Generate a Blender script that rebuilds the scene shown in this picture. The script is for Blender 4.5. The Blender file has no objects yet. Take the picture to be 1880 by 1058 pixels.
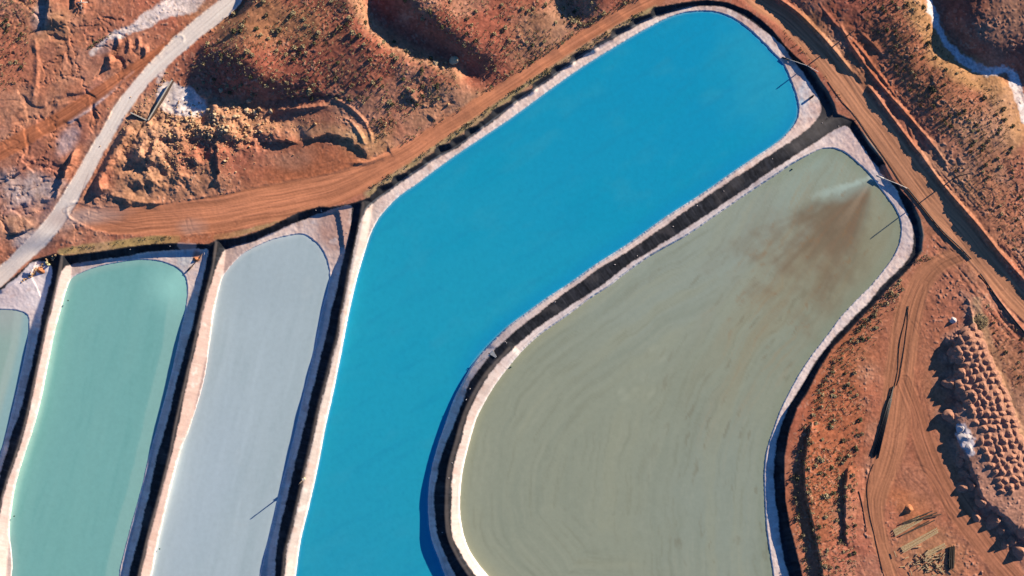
import bpy, bmesh, math, random
import numpy as np
from mathutils import Vector, Matrix, Euler

# ------------------------------------------------------------------ camera, sky, sun, exposure
scn = bpy.context.scene
COL = scn.collection
M = 0.2            # metres of ground per photo pixel at height 0
H = 290.0          # camera height
CX, CY = 940.0, 529.0
cam_d = bpy.data.cameras.new("camera")
cam = bpy.data.objects.new("camera", cam_d)
COL.objects.link(cam)
cam.location = (0, 0, H)
cam.rotation_euler = (0, 0, 0)
cam_d.sensor_width = 36.0
cam_d.lens = 36.0 * H / (1880 * M)
cam_d.clip_start = 1.0
cam_d.clip_end = 8000.0
scn.camera = cam

SUN_EL = math.radians(18.5)
SUN_DIR = (0.80, 0.60)                      # horizontal direction towards the sun (x, y)
SUN_AZ = math.atan2(SUN_DIR[0], SUN_DIR[1])  # clockwise from +y
world = bpy.data.worlds.new("World")
scn.world = world
world.use_nodes = True
wn = world.node_tree.nodes
bg = wn["Background"]
sky = wn.new("ShaderNodeTexSky")
sky.sky_type = 'NISHITA'
sky.sun_disc = False
sky.sun_elevation = SUN_EL
sky.sun_rotation = SUN_AZ
sky.air_density = 1.0
sky.dust_density = 0.0
sky.ozone_density = 10.0
world.node_tree.links.new(sky.outputs[0], bg.inputs[0])
bg.inputs[1].default_value = 0.065
sun_d = bpy.data.lights.new("sun", 'SUN')
sun_d.energy = 5.0
sun_d.angle = math.radians(0.5)
sun_d.color = (1.0, 0.85, 0.66)
sun = bpy.data.objects.new("sun", sun_d)
COL.objects.link(sun)
sv = Vector((SUN_DIR[0] * math.cos(SUN_EL), SUN_DIR[1] * math.cos(SUN_EL), math.sin(SUN_EL)))
sun.rotation_euler = sv.to_track_quat('Z', 'Y').to_euler()
sun.location = (200, 150, 200)
scn.view_settings.view_transform = 'Standard'
scn.view_settings.look = 'None'
scn.view_settings.exposure = 0.90
scn.view_settings.gamma = 1.0
scn.render.engine = 'CYCLES'
scn.cycles.pixel_filter_width = 1.0

random.seed(7)
RNG = np.random.default_rng(11)

# ------------------------------------------------------------------ grid and numeric helpers
STEP = 1.5
U0, V0, U1, V1 = -165.0, -165.0, 2045.0, 1224.0
us = np.arange(U0, U1, STEP, dtype=np.float32)
vs = np.arange(V0, V1, STEP, dtype=np.float32)
NX, NY = len(us), len(vs)
U, V = np.meshgrid(us, vs)          # shape (NY, NX)
BIG = 1e6


def sst(a, b, x):
    t = np.clip((x - a) / (b - a), 0, 1)
    return t * t * (3 - 2 * t)


def vnoise(x, y, seed):
    r = np.random.default_rng(seed).random((256, 256), dtype=np.float32)
    xi = np.floor(x).astype(np.int32)
    yi = np.floor(y).astype(np.int32)
    fx = (x - xi).astype(np.float32)
    fy = (y - yi).astype(np.float32)
    fx = fx * fx * fx * (fx * (fx * 6 - 15) + 10)
    fy = fy * fy * fy * (fy * (fy * 6 - 15) + 10)
    x0, x1, y0, y1 = xi & 255, (xi + 1) & 255, yi & 255, (yi + 1) & 255
    a = r[y0, x0] * (1 - fx) + r[y0, x1] * fx
    b = r[y1, x0] * (1 - fx) + r[y1, x1] * fx
    return (a * (1 - fy) + b * fy) * 2 - 1


def fbm(x, y, scale, octs, seed, gain=0.5, ridged=False):
    out = 0
    amp, tot = 1.0, 0.0
    f = 1.0 / scale
    ca, sa = 0.8, 0.6
    px, py = x, y
    for o in range(octs):
        n = vnoise(px * f + 13.7 * o, py * f - 7.1 * o, seed + o)
        if ridged:
            n = 1 - 2 * np.abs(n)
        out = out + amp * n
        tot += amp
        amp *= gain
        f *= 2.03
        px, py = ca * px - sa * py, sa * px + ca * py
    return out / tot


def cr(pts, n=6, closed=False):
    """Catmull-Rom through the points."""
    P = np.array(pts, dtype=float)
    N = len(P)
    out = []
    rng_ = range(N) if closed else range(N - 1)
    for i in rng_:
        p1, p2 = P[i], P[(i + 1) % N]
        p0 = P[(i - 1) % N] if (closed or i > 0) else 2 * p1 - p2
        p3 = P[(i + 2) % N] if (closed or i + 2 < N) else 2 * p2 - p1
        for k in range(n):
            t = k / n
            out.append(0.5 * ((2 * p1) + (-p0 + p2) * t + (2 * p0 - 5 * p1 + 4 * p2 - p3) * t * t
                              + (-p0 + 3 * p1 - 3 * p2 + p3) * t ** 3))
    if not closed:
        out.append(P[-1])
    return np.array(out)


def pdist(pts, R, closed=False):
    """distance (clipped to R), running length, signed offset (right of travel positive) on the grid, in px"""
    P = np.array(pts, dtype=np.float64)
    if closed:
        P = np.vstack([P, P[:1]])
    D = np.full((NY, NX), R, np.float32)
    T = np.zeros((NY, NX), np.float32)
    S = np.full((NY, NX), R, np.float32)
    acc = 0.0
    for a, b in zip(P[:-1], P[1:]):
        L = math.hypot(b[0] - a[0], b[1] - a[1])
        if L < 1e-6:
            continue
        i0 = max(0, int((min(a[0], b[0]) - R - U0) / STEP))
        i1 = min(NX, int((max(a[0], b[0]) + R - U0) / STEP) + 2)
        j0 = max(0, int((min(a[1], b[1]) - R - V0) / STEP))
        j1 = min(NY, int((max(a[1], b[1]) + R - V0) / STEP) + 2)
        if i0 < i1 and j0 < j1:
            uu = U[j0:j1, i0:i1] - a[0]
            vv = V[j0:j1, i0:i1] - a[1]
            dx, dy = (b[0] - a[0]) / L, (b[1] - a[1]) / L
            t = np.clip(uu * dx + vv * dy, 0, L)
            d = np.hypot(uu - t * dx, vv - t * dy)
            cross = dx * vv - dy * uu
            m = d < D[j0:j1, i0:i1]
            D[j0:j1, i0:i1][m] = d[m]
            T[j0:j1, i0:i1][m] = (acc + t)[m]
            S[j0:j1, i0:i1][m] = (np.sign(cross) * d)[m]
        acc += L
    return D, T, S


def cumlen(pts):
    P = np.array(pts)
    return np.concatenate([[0], np.cumsum(np.hypot(*(P[1:] - P[:-1]).T))])


def inside(pts):
    P = np.array(pts, dtype=np.float64)
    cnt = np.zeros((NY, NX + 1), np.int32)
    for a, b in zip(P, np.roll(P, -1, axis=0)):
        if a[1] == b[1]:
            continue
        lo, hi = (a, b) if a[1] < b[1] else (b, a)
        j0 = max(0, int(math.ceil((lo[1] - V0) / STEP)))
        j1 = min(NY, int(math.ceil((hi[1] - V0) / STEP)))
        if j0 >= j1:
            continue
        rows = np.arange(j0, j1)
        x = lo[0] + (V0 + rows * STEP - lo[1]) / (hi[1] - lo[1]) * (hi[0] - lo[0])
        c = np.clip(np.ceil((x - U0) / STEP), 0, NX).astype(np.int64)
        cnt[rows, c] += 1
    return (np.cumsum(cnt[:, :NX], axis=1) & 1).astype(bool)


def sdf(pts, R=60):
    d, _, _ = pdist(pts, R, True)
    return np.where(inside(pts), -d, d)


def blob(u, v, ru, rv=None, ang=0.0, soft=0.6, warp=0.0, seed=3):
    rv = rv or ru
    c, s = math.cos(math.radians(ang)), math.sin(math.radians(ang))
    x = (U - u) * c + (V - v) * s
    y = -(U - u) * s + (V - v) * c
    r = np.hypot(x / ru, y / rv)
    if warp:
        r = r + warp * NB
    return 1 - sst(1 - soft, 1 + soft, r)


def gauss(u, v, ru, rv=None, ang=0.0):
    rv = rv or ru
    c, s = math.cos(math.radians(ang)), math.sin(math.radians(ang))
    x = (U - u) * c + (V - v) * s
    y = -(U - u) * s + (V - v) * c
    return np.exp(-((x / ru) ** 2 + (y / rv) ** 2))


NB = fbm(U, V, 38, 4, 50)          # mid-size irregularity for edges
N6 = fbm(U, V, 7, 3, 60)
NF = fbm(U, V, 3.2, 2, 70)
NL = fbm(U, V, 130, 4, 80)

# ------------------------------------------------------------------ traced outlines (photo px, on the ground)
BLUE_W = [(522, 1170), (543, 1058), (552, 992), (567, 931), (582, 865), (596, 790), (609, 732), (623, 663), (638, 584), (652, 522),
          (661, 490), (672, 457), (682, 428), (695, 403), (712, 382), (733, 361), (764, 339.5), (802, 311), (840, 284), (876, 260),
          (940, 217), (1004, 170), (1068, 125), (1129, 87), (1177, 59), (1221, 36), (1250, 26), (1275, 22), (1310, 22.5), (1343, 33),
          (1374, 54), (1397, 75), (1418, 97), (1438, 119), (1451, 148), (1461, 176), (1465, 199), (1462, 219), (1446, 243),
          (1422, 265), (1385, 290), (1348, 315), (1285, 359), (1221, 400), (1157, 446), (1093, 487), (1047, 520), (1004, 548), (965, 576),
          (940, 594), (917, 614), (889, 642), (868, 668), (848, 704), (832, 737), (818, 777), (804, 816), (794, 852), (788, 882),
          (785, 921), (787, 962), (794, 997), (804, 1023), (817, 1058), (845, 1115), (890, 1170)]
BLUE_S = [(505, 1170), (522, 1058), (525, 1018), (534, 982), (544, 941), (554, 898), (564, 849), (577, 797), (587, 750), (598, 709),
          (610, 658), (621, 620), (628, 571), (637, 532), (644, 490), (651, 459), (658, 425), (666, 400), (679, 380), (712, 354.5),
          (751, 326), (802, 293), (853, 262.5), (940, 196.5), (1004, 150.5), (1068, 105), (1129, 69), (1195, 36), (1246, 19), (1285, 11.5),
          (1328, 13), (1359, 27), (1389, 46), (1420, 71), (1440, 89), (1456, 112), (1473, 133), (1488, 156), (1501, 178), (1507, 196),
          (1503, 214), (1484, 237), (1443, 266), (1415, 284), (1369, 313.5), (1297, 362), (1233, 405.5), (1157, 459), (1093, 497),
          (1058, 524), (1016, 553), (973, 586), (945, 608), (919, 632), (894, 660), (866, 694), (850, 735), (838, 765), (829, 790),
          (815, 821), (804, 859), (798, 903), (798, 941), (802, 979), (815, 1013), (835, 1056), (868, 1115), (915, 1170)]
OLIVE_W = [(1432, 1170), (1419, 1058), (1412, 1010), (1406, 967), (1403, 916), (1402, 865), (1407, 826), (1418, 791), (1433, 750),
           (1459, 699), (1487, 655), (1520, 612), (1543, 581), (1574, 548), (1597, 525), (1620, 497), (1640, 469), (1651, 441), (1653, 413),
           (1645, 388), (1627, 362), (1612, 342), (1601, 326), (1588, 313), (1566, 293), (1548, 280), (1528, 273), (1507, 275),
           (1484, 285), (1451, 303), (1420, 324), (1374, 354.5), (1318, 393), (1259, 433.5), (1195, 469), (1144, 505), (1119, 525), (1083, 548),
           (1042, 579), (991, 614.5), (955, 648), (924, 686), (904, 714), (889, 740), (876, 765), (867, 793), (858, 826), (850, 862),
           (845, 903), (845, 946), (853, 987), (866, 1018), (889, 1049), (930, 1095), (1000, 1170)]
OLIVE_S = [(1470, 1170), (1448, 1058), (1441, 1028), (1433, 987), (1427, 946), (1423, 910), (1420, 877), (1423, 839), (1428, 800),
           (1446, 750), (1471, 709), (1494, 668), (1522, 630), (1553, 597), (1599, 551), (1620, 524), (1645, 500), (1670, 472), (1677, 449),
           (1676, 418), (1665, 390), (1655, 370), (1645, 349), (1630, 331), (1619, 321), (1612, 308), (1597, 289), (1579, 263), (1566, 246),
           (1551, 231), (1515, 250), (1471, 278), (1438, 301), (1410, 317), (1354, 357), (1285, 403), (1221, 444), (1157, 484.5), (1105, 524),
           (1067, 548), (1029, 573.5), (978, 609), (945, 638), (919, 663), (899, 688.5), (881, 716.5), (868, 742), (855, 775), (848, 807),
           (840, 829), (831, 872), (829, 916), (829, 951), (832, 982), (845, 1015), (866, 1048), (905, 1095), (970, 1170)]
GREY_W = [(250, 1170), (278, 1058), (288, 1005), (301, 946), (319, 872), (334, 819), (347, 790), (365, 737), (378, 686), (385, 635),
          (391, 584), (398, 549), (406, 518), (415, 501), (428, 485), (447, 467), (472, 453), (504, 440), (540, 432), (558, 432), (577, 444),
          (590, 459), (600, 480), (604, 505), (601, 530), (590, 571), (580, 622), (570, 668), (559, 711), (549, 757), (541, 792), (526, 852),
          (512, 903), (498, 967), (485, 1018), (476, 1058), (450, 1170)]
GREY_S = [(232, 1170), (258, 1058), (276, 982), (293, 916), (314, 839), (327, 780), (345, 699), (362, 622), (377, 556), (389, 519),
          (399, 485), (408, 465), (421, 455), (447, 448), (479, 438), (516, 421), (554, 405), (592, 390), (621, 380), (645, 377), (645, 395),
          (640, 430), (630, 475), (619, 525), (608, 571), (595, 630), (582, 683), (572, 719), (564, 757), (555, 796), (541, 852),
          (526, 916), (513, 972), (506, 1018), (503, 1058), (490, 1170)]
GREEN_W = [(10, 1170), (22, 1058), (23, 1025), (20, 997), (17, 972), (20, 941), (28, 890), (43, 839), (60, 788), (74, 737), (87, 673),
           (100, 609), (112, 566), (122, 532), (131, 514), (147, 503), (179, 491), (211, 484), (240, 479), (268, 478), (294, 481),
           (319, 490), (337, 505), (343, 530), (339, 571), (329, 617), (317, 673), (304, 724), (293, 763), (285, 793), (271, 844), (258, 900),
           (245, 946), (231, 997), (219, 1045), (190, 1170)]
GREEN_S = [(-40, 1170), (-14, 1058), (-10, 1000), (2, 928), (15, 882), (33, 831), (47, 781), (69, 686), (84, 609), (98, 555), (107, 517),
           (119, 494), (134, 486), (160, 481), (192, 476), (229, 471.5), (281, 463), (327, 460), (357, 457), (372, 459), (381, 460), (377, 487),
           (370, 519), (359, 570), (345, 627), (329, 683), (314, 742), (302, 790), (286, 847), (271, 916), (255, 982), (242, 1033),
           (230, 1080), (205, 1170)]
WEST_W = [(-150, 600), (-60, 575), (0, 569), (41, 574), (52, 590), (47, 640), (34, 700), (20, 760), (2, 830), (-30, 950), (-60, 1060),
          (-90, 1170), (-150, 1170)]
WEST_S = [(-163, 560), (-60, 540), (0, 533), (13, 522), (32, 509), (45, 494), (61, 481), (82, 481), (96, 490), (95, 508), (89, 532), (82, 560),
          (69, 622), (51, 699), (36, 762), (22, 795), (0, 872), (-22, 950), (-50, 1060), (-80, 1170), (-163, 1170)]
LINER_OUT = [(-163, 1222), (-163, 556), (-60, 535), (0, 528), (30, 504), (60, 477), (84, 470), (100, 465), (120, 469), (179, 462), (230, 454),
             (281, 448), (327, 446), (352, 447), (383, 448), (398, 440), (434, 436), (470, 426), (495, 416), (521, 403), (547, 390),
             (585, 379), (605, 380), (640, 374), (662, 368), (678, 362)]
# scalloped edge along the dirt road, then the smooth eastern rim
_r = random.Random(3)
for tx, ty in ((690, 353), (717, 336), (744, 319), (770, 301.5), (797, 284.5), (824, 267.5), (850, 250.5), (876, 233.5), (904, 214), (936, 191), (972, 166), (1010, 140),
               (1048, 115), (1085, 91), (1121, 69), (1156, 48), (1190, 29)):
    a_ = _r.uniform(0.6, 1.25)
    tx += _r.uniform(-4, 4)
    ty -= 4 + _r.uniform(-2, 2)
    LINER_OUT += [(tx, ty), (tx + 3, ty - 9 * a_), (tx + 8, ty - 12 * a_)]
LINER_OUT += [(1221, 10), (1259, 3), (1297, -1), (1336, 4), (1374, 19), (1400, 38), (1420, 56), (1442, 84), (1460, 102), (1482, 121),
              (1497, 132), (1508, 149), (1522, 168), (1533, 191), (1538, 208), (1556, 216), (1567, 220), (1589, 250), (1604, 270),
              (1620, 291), (1630, 310), (1642, 332), (1655, 349), (1676, 372), (1691, 403), (1696, 431), (1693, 462), (1671, 492), (1640, 523),
              (1604, 561), (1558, 609), (1527, 642), (1502, 683), (1484, 719), (1464, 750), (1449, 793), (1441, 839), (1441, 877), (1443, 921),
              (1451, 967), (1461, 1005), (1474, 1058), (1500, 1222)]
GROUND_RIM = LINER_OUT[1:]
ponds = {}
for nm, w, s, zw in (("blue", BLUE_W, BLUE_S, -3.2), ("olive", OLIVE_W, OLIVE_S, -2.7), ("grey", GREY_W, GREY_S, -3.9),
                     ("green", GREEN_W, GREEN_S, -4.3), ("west", WEST_W, WEST_S, -4.1)):
    ponds[nm] = dict(w=sdf(cr(w, 4, True), 70), s=sdf(cr(s, 4, True), 70), z=zw)
in_complex = inside(LINER_OUT)
rim_d, rim_t, _ = pdist(GROUND_RIM, 170)
comp = np.where(in_complex, -rim_d, rim_d)

# ------------------------------------------------------------------ heights of the open land
CP = [  # photo px, metres above the dike tops
    (-160, -160, 2), (0, -160, 2), (200, -160, 2), (380, -160, 2.2), (-160, 100, 1.6), (-160, 300, 1), (-160, 450, 0.5),
    (0, 0, 2), (60, 20, 2), (40, 120, 1.6), (120, 60, 2.2), (200, 20, 2), (150, 120, 1.7), (60, 200, 1.4), (0, 260, 1.2), (100, 180, 1.5),
    (170, 170, 1.6), (230, 100, 1.9), (300, 30, 1.9), (390, 0, 2.3), (340, 60, 2.0), (280, 130, 1.8), (230, 190, 1.5), (190, 260, 1.2), (160, 320, 1.0),
    (130, 380, 0.6), (60, 450, 0.3), (20, 380, 0.2), (60, 330, 0.4), (0, 330, 0.6), (90, 400, 0), (40, 290, 0.9),
    # hill 1
    (420, -150, 5), (560, -150, 9), (415, 20, 4.6), (395, 60, 4.0), (365, 100, 3.0), (330, 150, 1.0), (345, 185, 0.2), (400, 186, 0.3), (450, 188, 0.6),
    (490, 190, 1.0), (440, 152, 4.8), (385, 140, 2.6), (440, 105, 9.0), (390, 100, 5.2), (480, 142, 7.3), (460, 60, 8.6), (500, 60, 8.0), (520, 110, 7.2), (560, 150, 6.1),
    (560, 40, 8.8), (600, 90, 8.0), (620, 20, 9.3), (640, -40, 9.8), (640, 140, 6.7), (600, 177, 4.6), (660, 190, 3.9), (680, 160, 5.4), (720, 140, 5.6),
    (730, 190, 2.9), (770, 170, 3.0), (700, 240, 1.6), (655, 10, 9.6), (668, 45, 8.9), (700, 70, 8.0), (745, 95, 6.4), (795, 114, 4.8), (840, 128, 3.4),
    (870, 165, 1.2), (800, 200, 1.0), (740, 240, 0.9), (845, 160, 2.2),
    # ravine and hill 2
    (690, -150, 5), (668, -60, 4.6), (678, 5, 6.0), (696, 36, 5.2), (718, 62, 4.4), (762, 86, 3.4), (808, 106, 2.5), (852, 126, 1.5), (905, 158, 0.4),
    (752, -60, 13), (738, -5, 13), (766, 20, 12), (802, 46, 10.6), (838, 76, 8.2), (868, 100, 5.6), (905, 128, 2.2), (820, -20, 12), (870, 20, 9.5), (930, 50, 6.4),
    (980, 70, 3.4), (960, 110, 1.4), (1010, 30, 4.6), (900, -120, 13), (1010, -80, 9), (1030, 4, 3.2), (1070, 40, 1.2), (1050, 14, 2.2), (1100, -60, 9), (1086, -14, 6.5), (1130, 0, 2.4),
    (1200, -60, 3), (1250, -120, 2), (1330, -100, 0.6), (1420, -100, 0.6),
    # road beside the ponds, spoil flats
    (1000, 128, 0.2), (900, 190, 0.2), (800, 255, 0.2), (700, 308, 0.2), (600, 345, 0.2), (500, 372, 0.1), (400, 395, 0.1), (300, 400, 0.2), (200, 410, 0.3),
    (560, 300, 0.5), (480, 320, 0.6), (640, 300, 0.4), (600, 240, 1.6), (520, 220, 1.5), (440, 225, 2.4), (400, 200, 2.0), (390, 250, 2.0), (340, 220, 1.2),
    (320, 260, 2.4), (280, 210, 1.5), (260, 260, 2.4), (240, 300, 2.2), (210, 340, 1.6), (300, 330, 1.4), (400, 320, 1.2), (300, 180, 0.6), (330, 190, 0.2),
    # east side
    (1440, 34, -1.0), (1480, 80, -0.4), (1560, 160, 0.1), (1650, 300, 0.1), (1750, 420, 0.2), (1850, 540, 0.3), (1500, 0, 0.7), (1580, 60, 0.9), (1640, 140, 0.9), (1700, 230, 0.8),
    (1600, -100, 2.4), (1650, 0, 2.8), (1690, 60, 3.2), (1720, 130, 2.8), (1780, 200, 2.4), (1850, 240, 2), (1800, 300, 1.5), (1760, 300, 1.0), (1880, 380, 1.6),
    (1820, 420, 1.6), (1980, 300, 4), (2040, 500, 3), (1900, 560, 1.2),
    # wash at top right and the dark hill beyond it
    (1696, -60, 1.2), (1714, 0, 1.0), (1732, 40, 0.8), (1750, 80, 0.7), (1772, 104, 0.6), (1800, 128, 0.5), (1850, 135, 0.4), (1868, 165, 0.3), (1885, 205, 0.2),
    (1766, 40, 5.2), (1796, 84, 4.6), (1836, 104, 3.8), (1900, 110, 4.2), (1800, 10, 7.6), (1840, 45, 8.0), (1900, 30, 9), (2000, 0, 11), (2000, 160, 4), (1850, -120, 11),
    (1698, 10, 2.6), (1756, 124, 2.4), (1840, 160, 1.8),
    # south-east
    (1600, 640, 0.2), (1560, 720, 0.1), (1520, 800, 0.3), (1500, 900, 0.3), (1520, 1000, 0.5), (1560, 1058, 0.6), (1640, 700, 0.1), (1620, 850, 0.1), (1640, 1000, 0.1),
    (1700, 560, 0.2), (1690, 700, 0.1), (1700, 850, 0.1), (1740, 950, 0.1), (1800, 1058, 0.1), (1560, 900, 0.4), (1480, 1000, 0), (1800, 560, 1.2), (1860, 660, 1.4),
    (1900, 800, 1.4), (1950, 1000, 1), (1700, 1180, 0), (1900, 1180, 0.5), (2040, 800, 2), (2040, 1200, 1),
]
for p in GROUND_RIM[4::2]:
    CP.append((p[0], p[1], 0.0))
cp = np.array(CP, float)
c2 = 14.0 ** 2
Kd = np.sqrt(((cp[:, None, :2] - cp[None, :, :2]) ** 2).sum(-1) + c2)
wts = np.linalg.solve(Kd + 1e-3 * np.eye(len(cp)), cp[:, 2] - 1.0)
q = 4
ug, vg = us[::q], vs[::q]
UG, VG = np.meshgrid(ug, vg)
ZG = np.full(UG.shape, 1.0, np.float32)
for (pu, pv, _), w_ in zip(cp, wts):
    ZG += (w_ * np.sqrt((UG - pu) ** 2 + (VG - pv) ** 2 + c2)).astype(np.float32)
fi = np.clip((us - ug[0]) / (STEP * q), 0, len(ug) - 1.001)
fj = np.clip((vs - vg[0]) / (STEP * q), 0, len(vg) - 1.001)
i0, j0 = fi.astype(int), fj.astype(int)
a, b = (fi - i0)[None, :], (fj - j0)[:, None]
ZO = (ZG[j0][:, i0] * (1 - a) + ZG[j0][:, i0 + 1] * a) * (1 - b) + (ZG[j0 + 1][:, i0] * (1 - a) + ZG[j0 + 1][:, i0 + 1] * a) * b
ZO = ZO.astype(np.float32)


def berm(pts, h, w, jag=0.25, seed=1, wl=20.0):
    """a ridge along a line"""
    P = cr(pts, 5)
    d, t, s = pdist(P, w * 3)
    L = cumlen(P)[-1]
    n = 1 + jag * vnoise(t / wl, s * 0 + seed, 200 + seed) + 0.5 * jag * N6
    end = sst(0, 14, t) * sst(0, 14, L - t)
    return h * n * end * np.clip(1 - d / (w * n.clip(0.4)), 0, 1) ** 1.15


def scarp(pts, h, side, ramp=5, decay=70, jag=3.0, seed=1):
    """a step: land on one side (side=1: right of travel) is higher by h, fading out behind"""
    P = cr(pts, 5)
    R = decay + 10
    d, t, s = pdist(P, R)
    L = cumlen(P)[-1]
    f = side * s + jag * vnoise(t / 7.0, s * 0 + seed, 300 + seed) + 0.7 * jag * N6
    end = sst(0, 25, t) * sst(0, 25, L - t)
    return h * end * np.where(d < R - 1, sst(-ramp, 0, f) * np.clip(1 - f / decay, 0, 1), 0)


Z = ZO.copy()
# badland texture: sharp little gullies where nothing was graded
bad = np.clip(blob(90, 170, 190, 210, 0, 0.35) + blob(60, 370, 120, 90, 0, 0.4), 0, 1)
rg = fbm(U + 14 * NB, V * 0.8 + 10 * NB, 46, 5, 90, 0.5, True)
Z += bad * (rg * 0.22 - 0.5 * sst(0.45, 0.75, fbm(U + 20 * NB, V + 20 * NL, 70, 3, 91, 0.5, True)))
rough = np.ones_like(Z)
# spoil heaps round the boulders
sp = np.clip(blob(400, 225, 115, 55, 5, 0.4) + 0.8 * blob(300, 285, 90, 65, -20, 0.4), 0, 1)
Z += sp * (fbm(U, V, 22, 4, 95) * 1.9 + fbm(U, V, 9, 2, 97) * 0.3)
Z += scarp([(400, 248), (398, 285), (403, 318), (388, 345)], 1.3, -1, 2.5, 30, 3.0, 61)
Z += scarp([(286, 250), (275, 285), (268, 325)], 1.4, -1, 2.5, 26, 3.0, 62)
Z += scarp([(268, 222), (258, 240), (250, 262)], 1.3, -1, 2.5, 22, 2.0, 63)
scr = blob(330, 340, 120, 35, -8, 0.4)
Z += scr * 0.13 * vnoise((U * 0.75 - V * 0.55 + 8 * NB) * 0.16, (U * 0.55 + V * 0.75) * 0.03, 98)

Z += berm([(188, 358), (181, 330), (190, 300), (206, 275), (226, 248), (236, 228)], 2.6, 17, 0.2, 2)
Z += berm([(250, 300), (262, 262), (284, 232)], 1.4, 12, 0.3, 3)
Z += berm([(196, 356), (220, 362), (262, 372), (300, 376)], 0.9, 12, 0.3, 4)
Z += berm([(228, 366), (236, 374), (242, 384)], 1.0, 9, 0.3, 5)
Z += scarp([(552, 262), (585, 250), (620, 249), (650, 262), (672, 284), (680, 296)], 1.1, -1, 3, 40, 3.0, 6)
Z += scarp([(470, 262), (505, 258), (552, 262)], 1.6, -1, 4, 40, 2.0, 7)
Z += berm([(600, 178), (632, 190), (662, 215), (678, 240), (684, 268)], 0.55, 6, 0.5, 8)
Z += berm([(624, 214), (642, 222), (660, 245), (672, 270)], 0.5, 5, 0.5, 9)
Z += 0 * scarp([(480, 181), (520, 178), (560, 175), (600, 174), (640, 180)], 1.0, 1, 3, 26, 2.2, 10) * 0.0 - scarp([(480, 186), (520, 181), (560, 177), (600, 175), (640, 181)], 0.9, 1, 3, 22, 2.4, 10)
Z += berm([(500, 202), (540, 200), (580, 196), (606, 192)], 0.7, 6, 0.3, 11)
Z += scarp([(742, 158), (756, 178), (768, 194)], 1.4, -1, 3, 24, 1, 12)
Z += scarp([(782, 206), (796, 218), (804, 226)], 1.2, -1, 3, 24, 1, 13)
Z += scarp([(712, 262), (717, 278), (722, 292)], 1.0, -1, 3, 20, 1, 14)
Z += berm([(640, 300), (672, 298), (700, 290), (720, 281)], 0.8, 6, 0.3, 15)
# top-left bank and gullies
Z += scarp([(88, -60), (87, 0), (84, 30), (80, 52)], 1.9, 1, 3, 50, 0.6, 16) * 0
Z += scarp([(81, 56), (86, 30), (90, 0), (92, -60)], 2.2, 1, 3, 60, 0.6, 17)
Z += scarp([(126, 20), (136, 12), (138, 0), (138, -40)], 1.6, 1, 3, 40, 1.5, 18)
Z += scarp([(100, 385), (108, 350), (118, 322), (132, 290), (142, 268)], 2.4, 1, 4, 26, 2.0, 19)
Z += scarp([(5, 428), (35, 426), (62, 418), (70, 398)], 1.5, -1, 3, 30, 2.0, 20)
Z += scarp([(0, 335), (30, 318), (55, 296), (62, 280)], 0.9, -1, 4, 40, 2.0, 21)
Z += berm([(62, 62), (68, 110), (66, 150), (58, 190)], 0.5, 9, 0.4, 22)
for k, (x, y) in enumerate([(212, 78), (232, 84), (250, 80), (196, 112), (262, 96)]):
    Z += berm([(x, y - 16), (x + 6, y), (x - 2, y + 16)], 1.2, 8, 0.3, 23 + k)
# berms along the perimeter road
Z += berm([(1400, -20), (1436, 2), (1466, 24), (1498, 55), (1526, 86), (1550, 116), (1567, 142)], 1.15, 6.5, 0.2, 30)
Z += berm([(1590, 155), (1606, 172), (1630, 205), (1664, 250), (1696, 291), (1718, 322), (1742, 352), (1796, 414), (1836, 464), (1886, 520), (1950, 590)], 1.0, 5.5, 0.2, 31)
Z += berm([(1540, 40), (1560, 78), (1600, 135), (1640, 182), (1688, 236), (1716, 270), (1742, 305)], 0.6, 5, 0.4, 32)
Z += berm([(1500, 0), (1530, 40), (1570, 80), (1610, 130), (1650, 185)], 0.35, 5, 0.5, 33)
Z += berm([(1462, 62), (1500, 100), (1530, 135), (1560, 180), (1600, 235), (1640, 290)], 0.35, 5, 0.4, 34)
Z += berm([(1580, 60), (1602, 80), (1620, 100)], 0.4, 5, 0.5, 35)
Z += berm([(1752, 420), (1790, 470), (1830, 545), (1885, 620)], 0.55, 5, 0.3, 36)
# south-east: cut banks that hold the dark strips, row berms, raised platform of the mounds
Z += scarp([(1522, 1180), (1511, 1058), (1500, 1000), (1491, 954), (1480, 905), (1477, 865), (1482, 820), (1492, 770)], 1.5, 1, 2.5, 60, 1.0, 40)
Z -= gauss(1486, 1040, 14, 70, 0) * 0.6
Z += scarp([(1558, 1010), (1553, 975), (1552, 920), (1556, 870), (1560, 850)], 1.25, 1, 3, 34, 1.2, 41)
PLAT = [(1768, 538), (1777, 560), (1778, 594), (1762, 606), (1736, 622), (1748, 640), (1731, 655), (1752, 668), (1764, 668), (1740, 688), (1722, 702),
        (1748, 715), (1762, 735), (1752, 748), (1724, 760), (1742, 775), (1757, 790), (1748, 812), (1756, 836), (1772, 866), (1782, 892), (1790, 915), (1800, 930),
        (1830, 952), (1862, 985), (1900, 1010), (1960, 1010), (1960, 820), (1885, 800), (1862, 740), (1840, 690), (1815, 640), (1795, 590), (1782, 550)]
plat = sdf(PLAT, 40)
pf = -plat + 5.0 * NB + 3.0 * N6
Z += 2.5 * sst(-1, 17, pf) * sst(-2, 3, pf * 1.0 + 0) * (1 - 0.55 * sst(0, 60, U - np.interp(V, [560, 700, 800, 900, 1010], [1790, 1800, 1830, 1850, 1900])))

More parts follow.
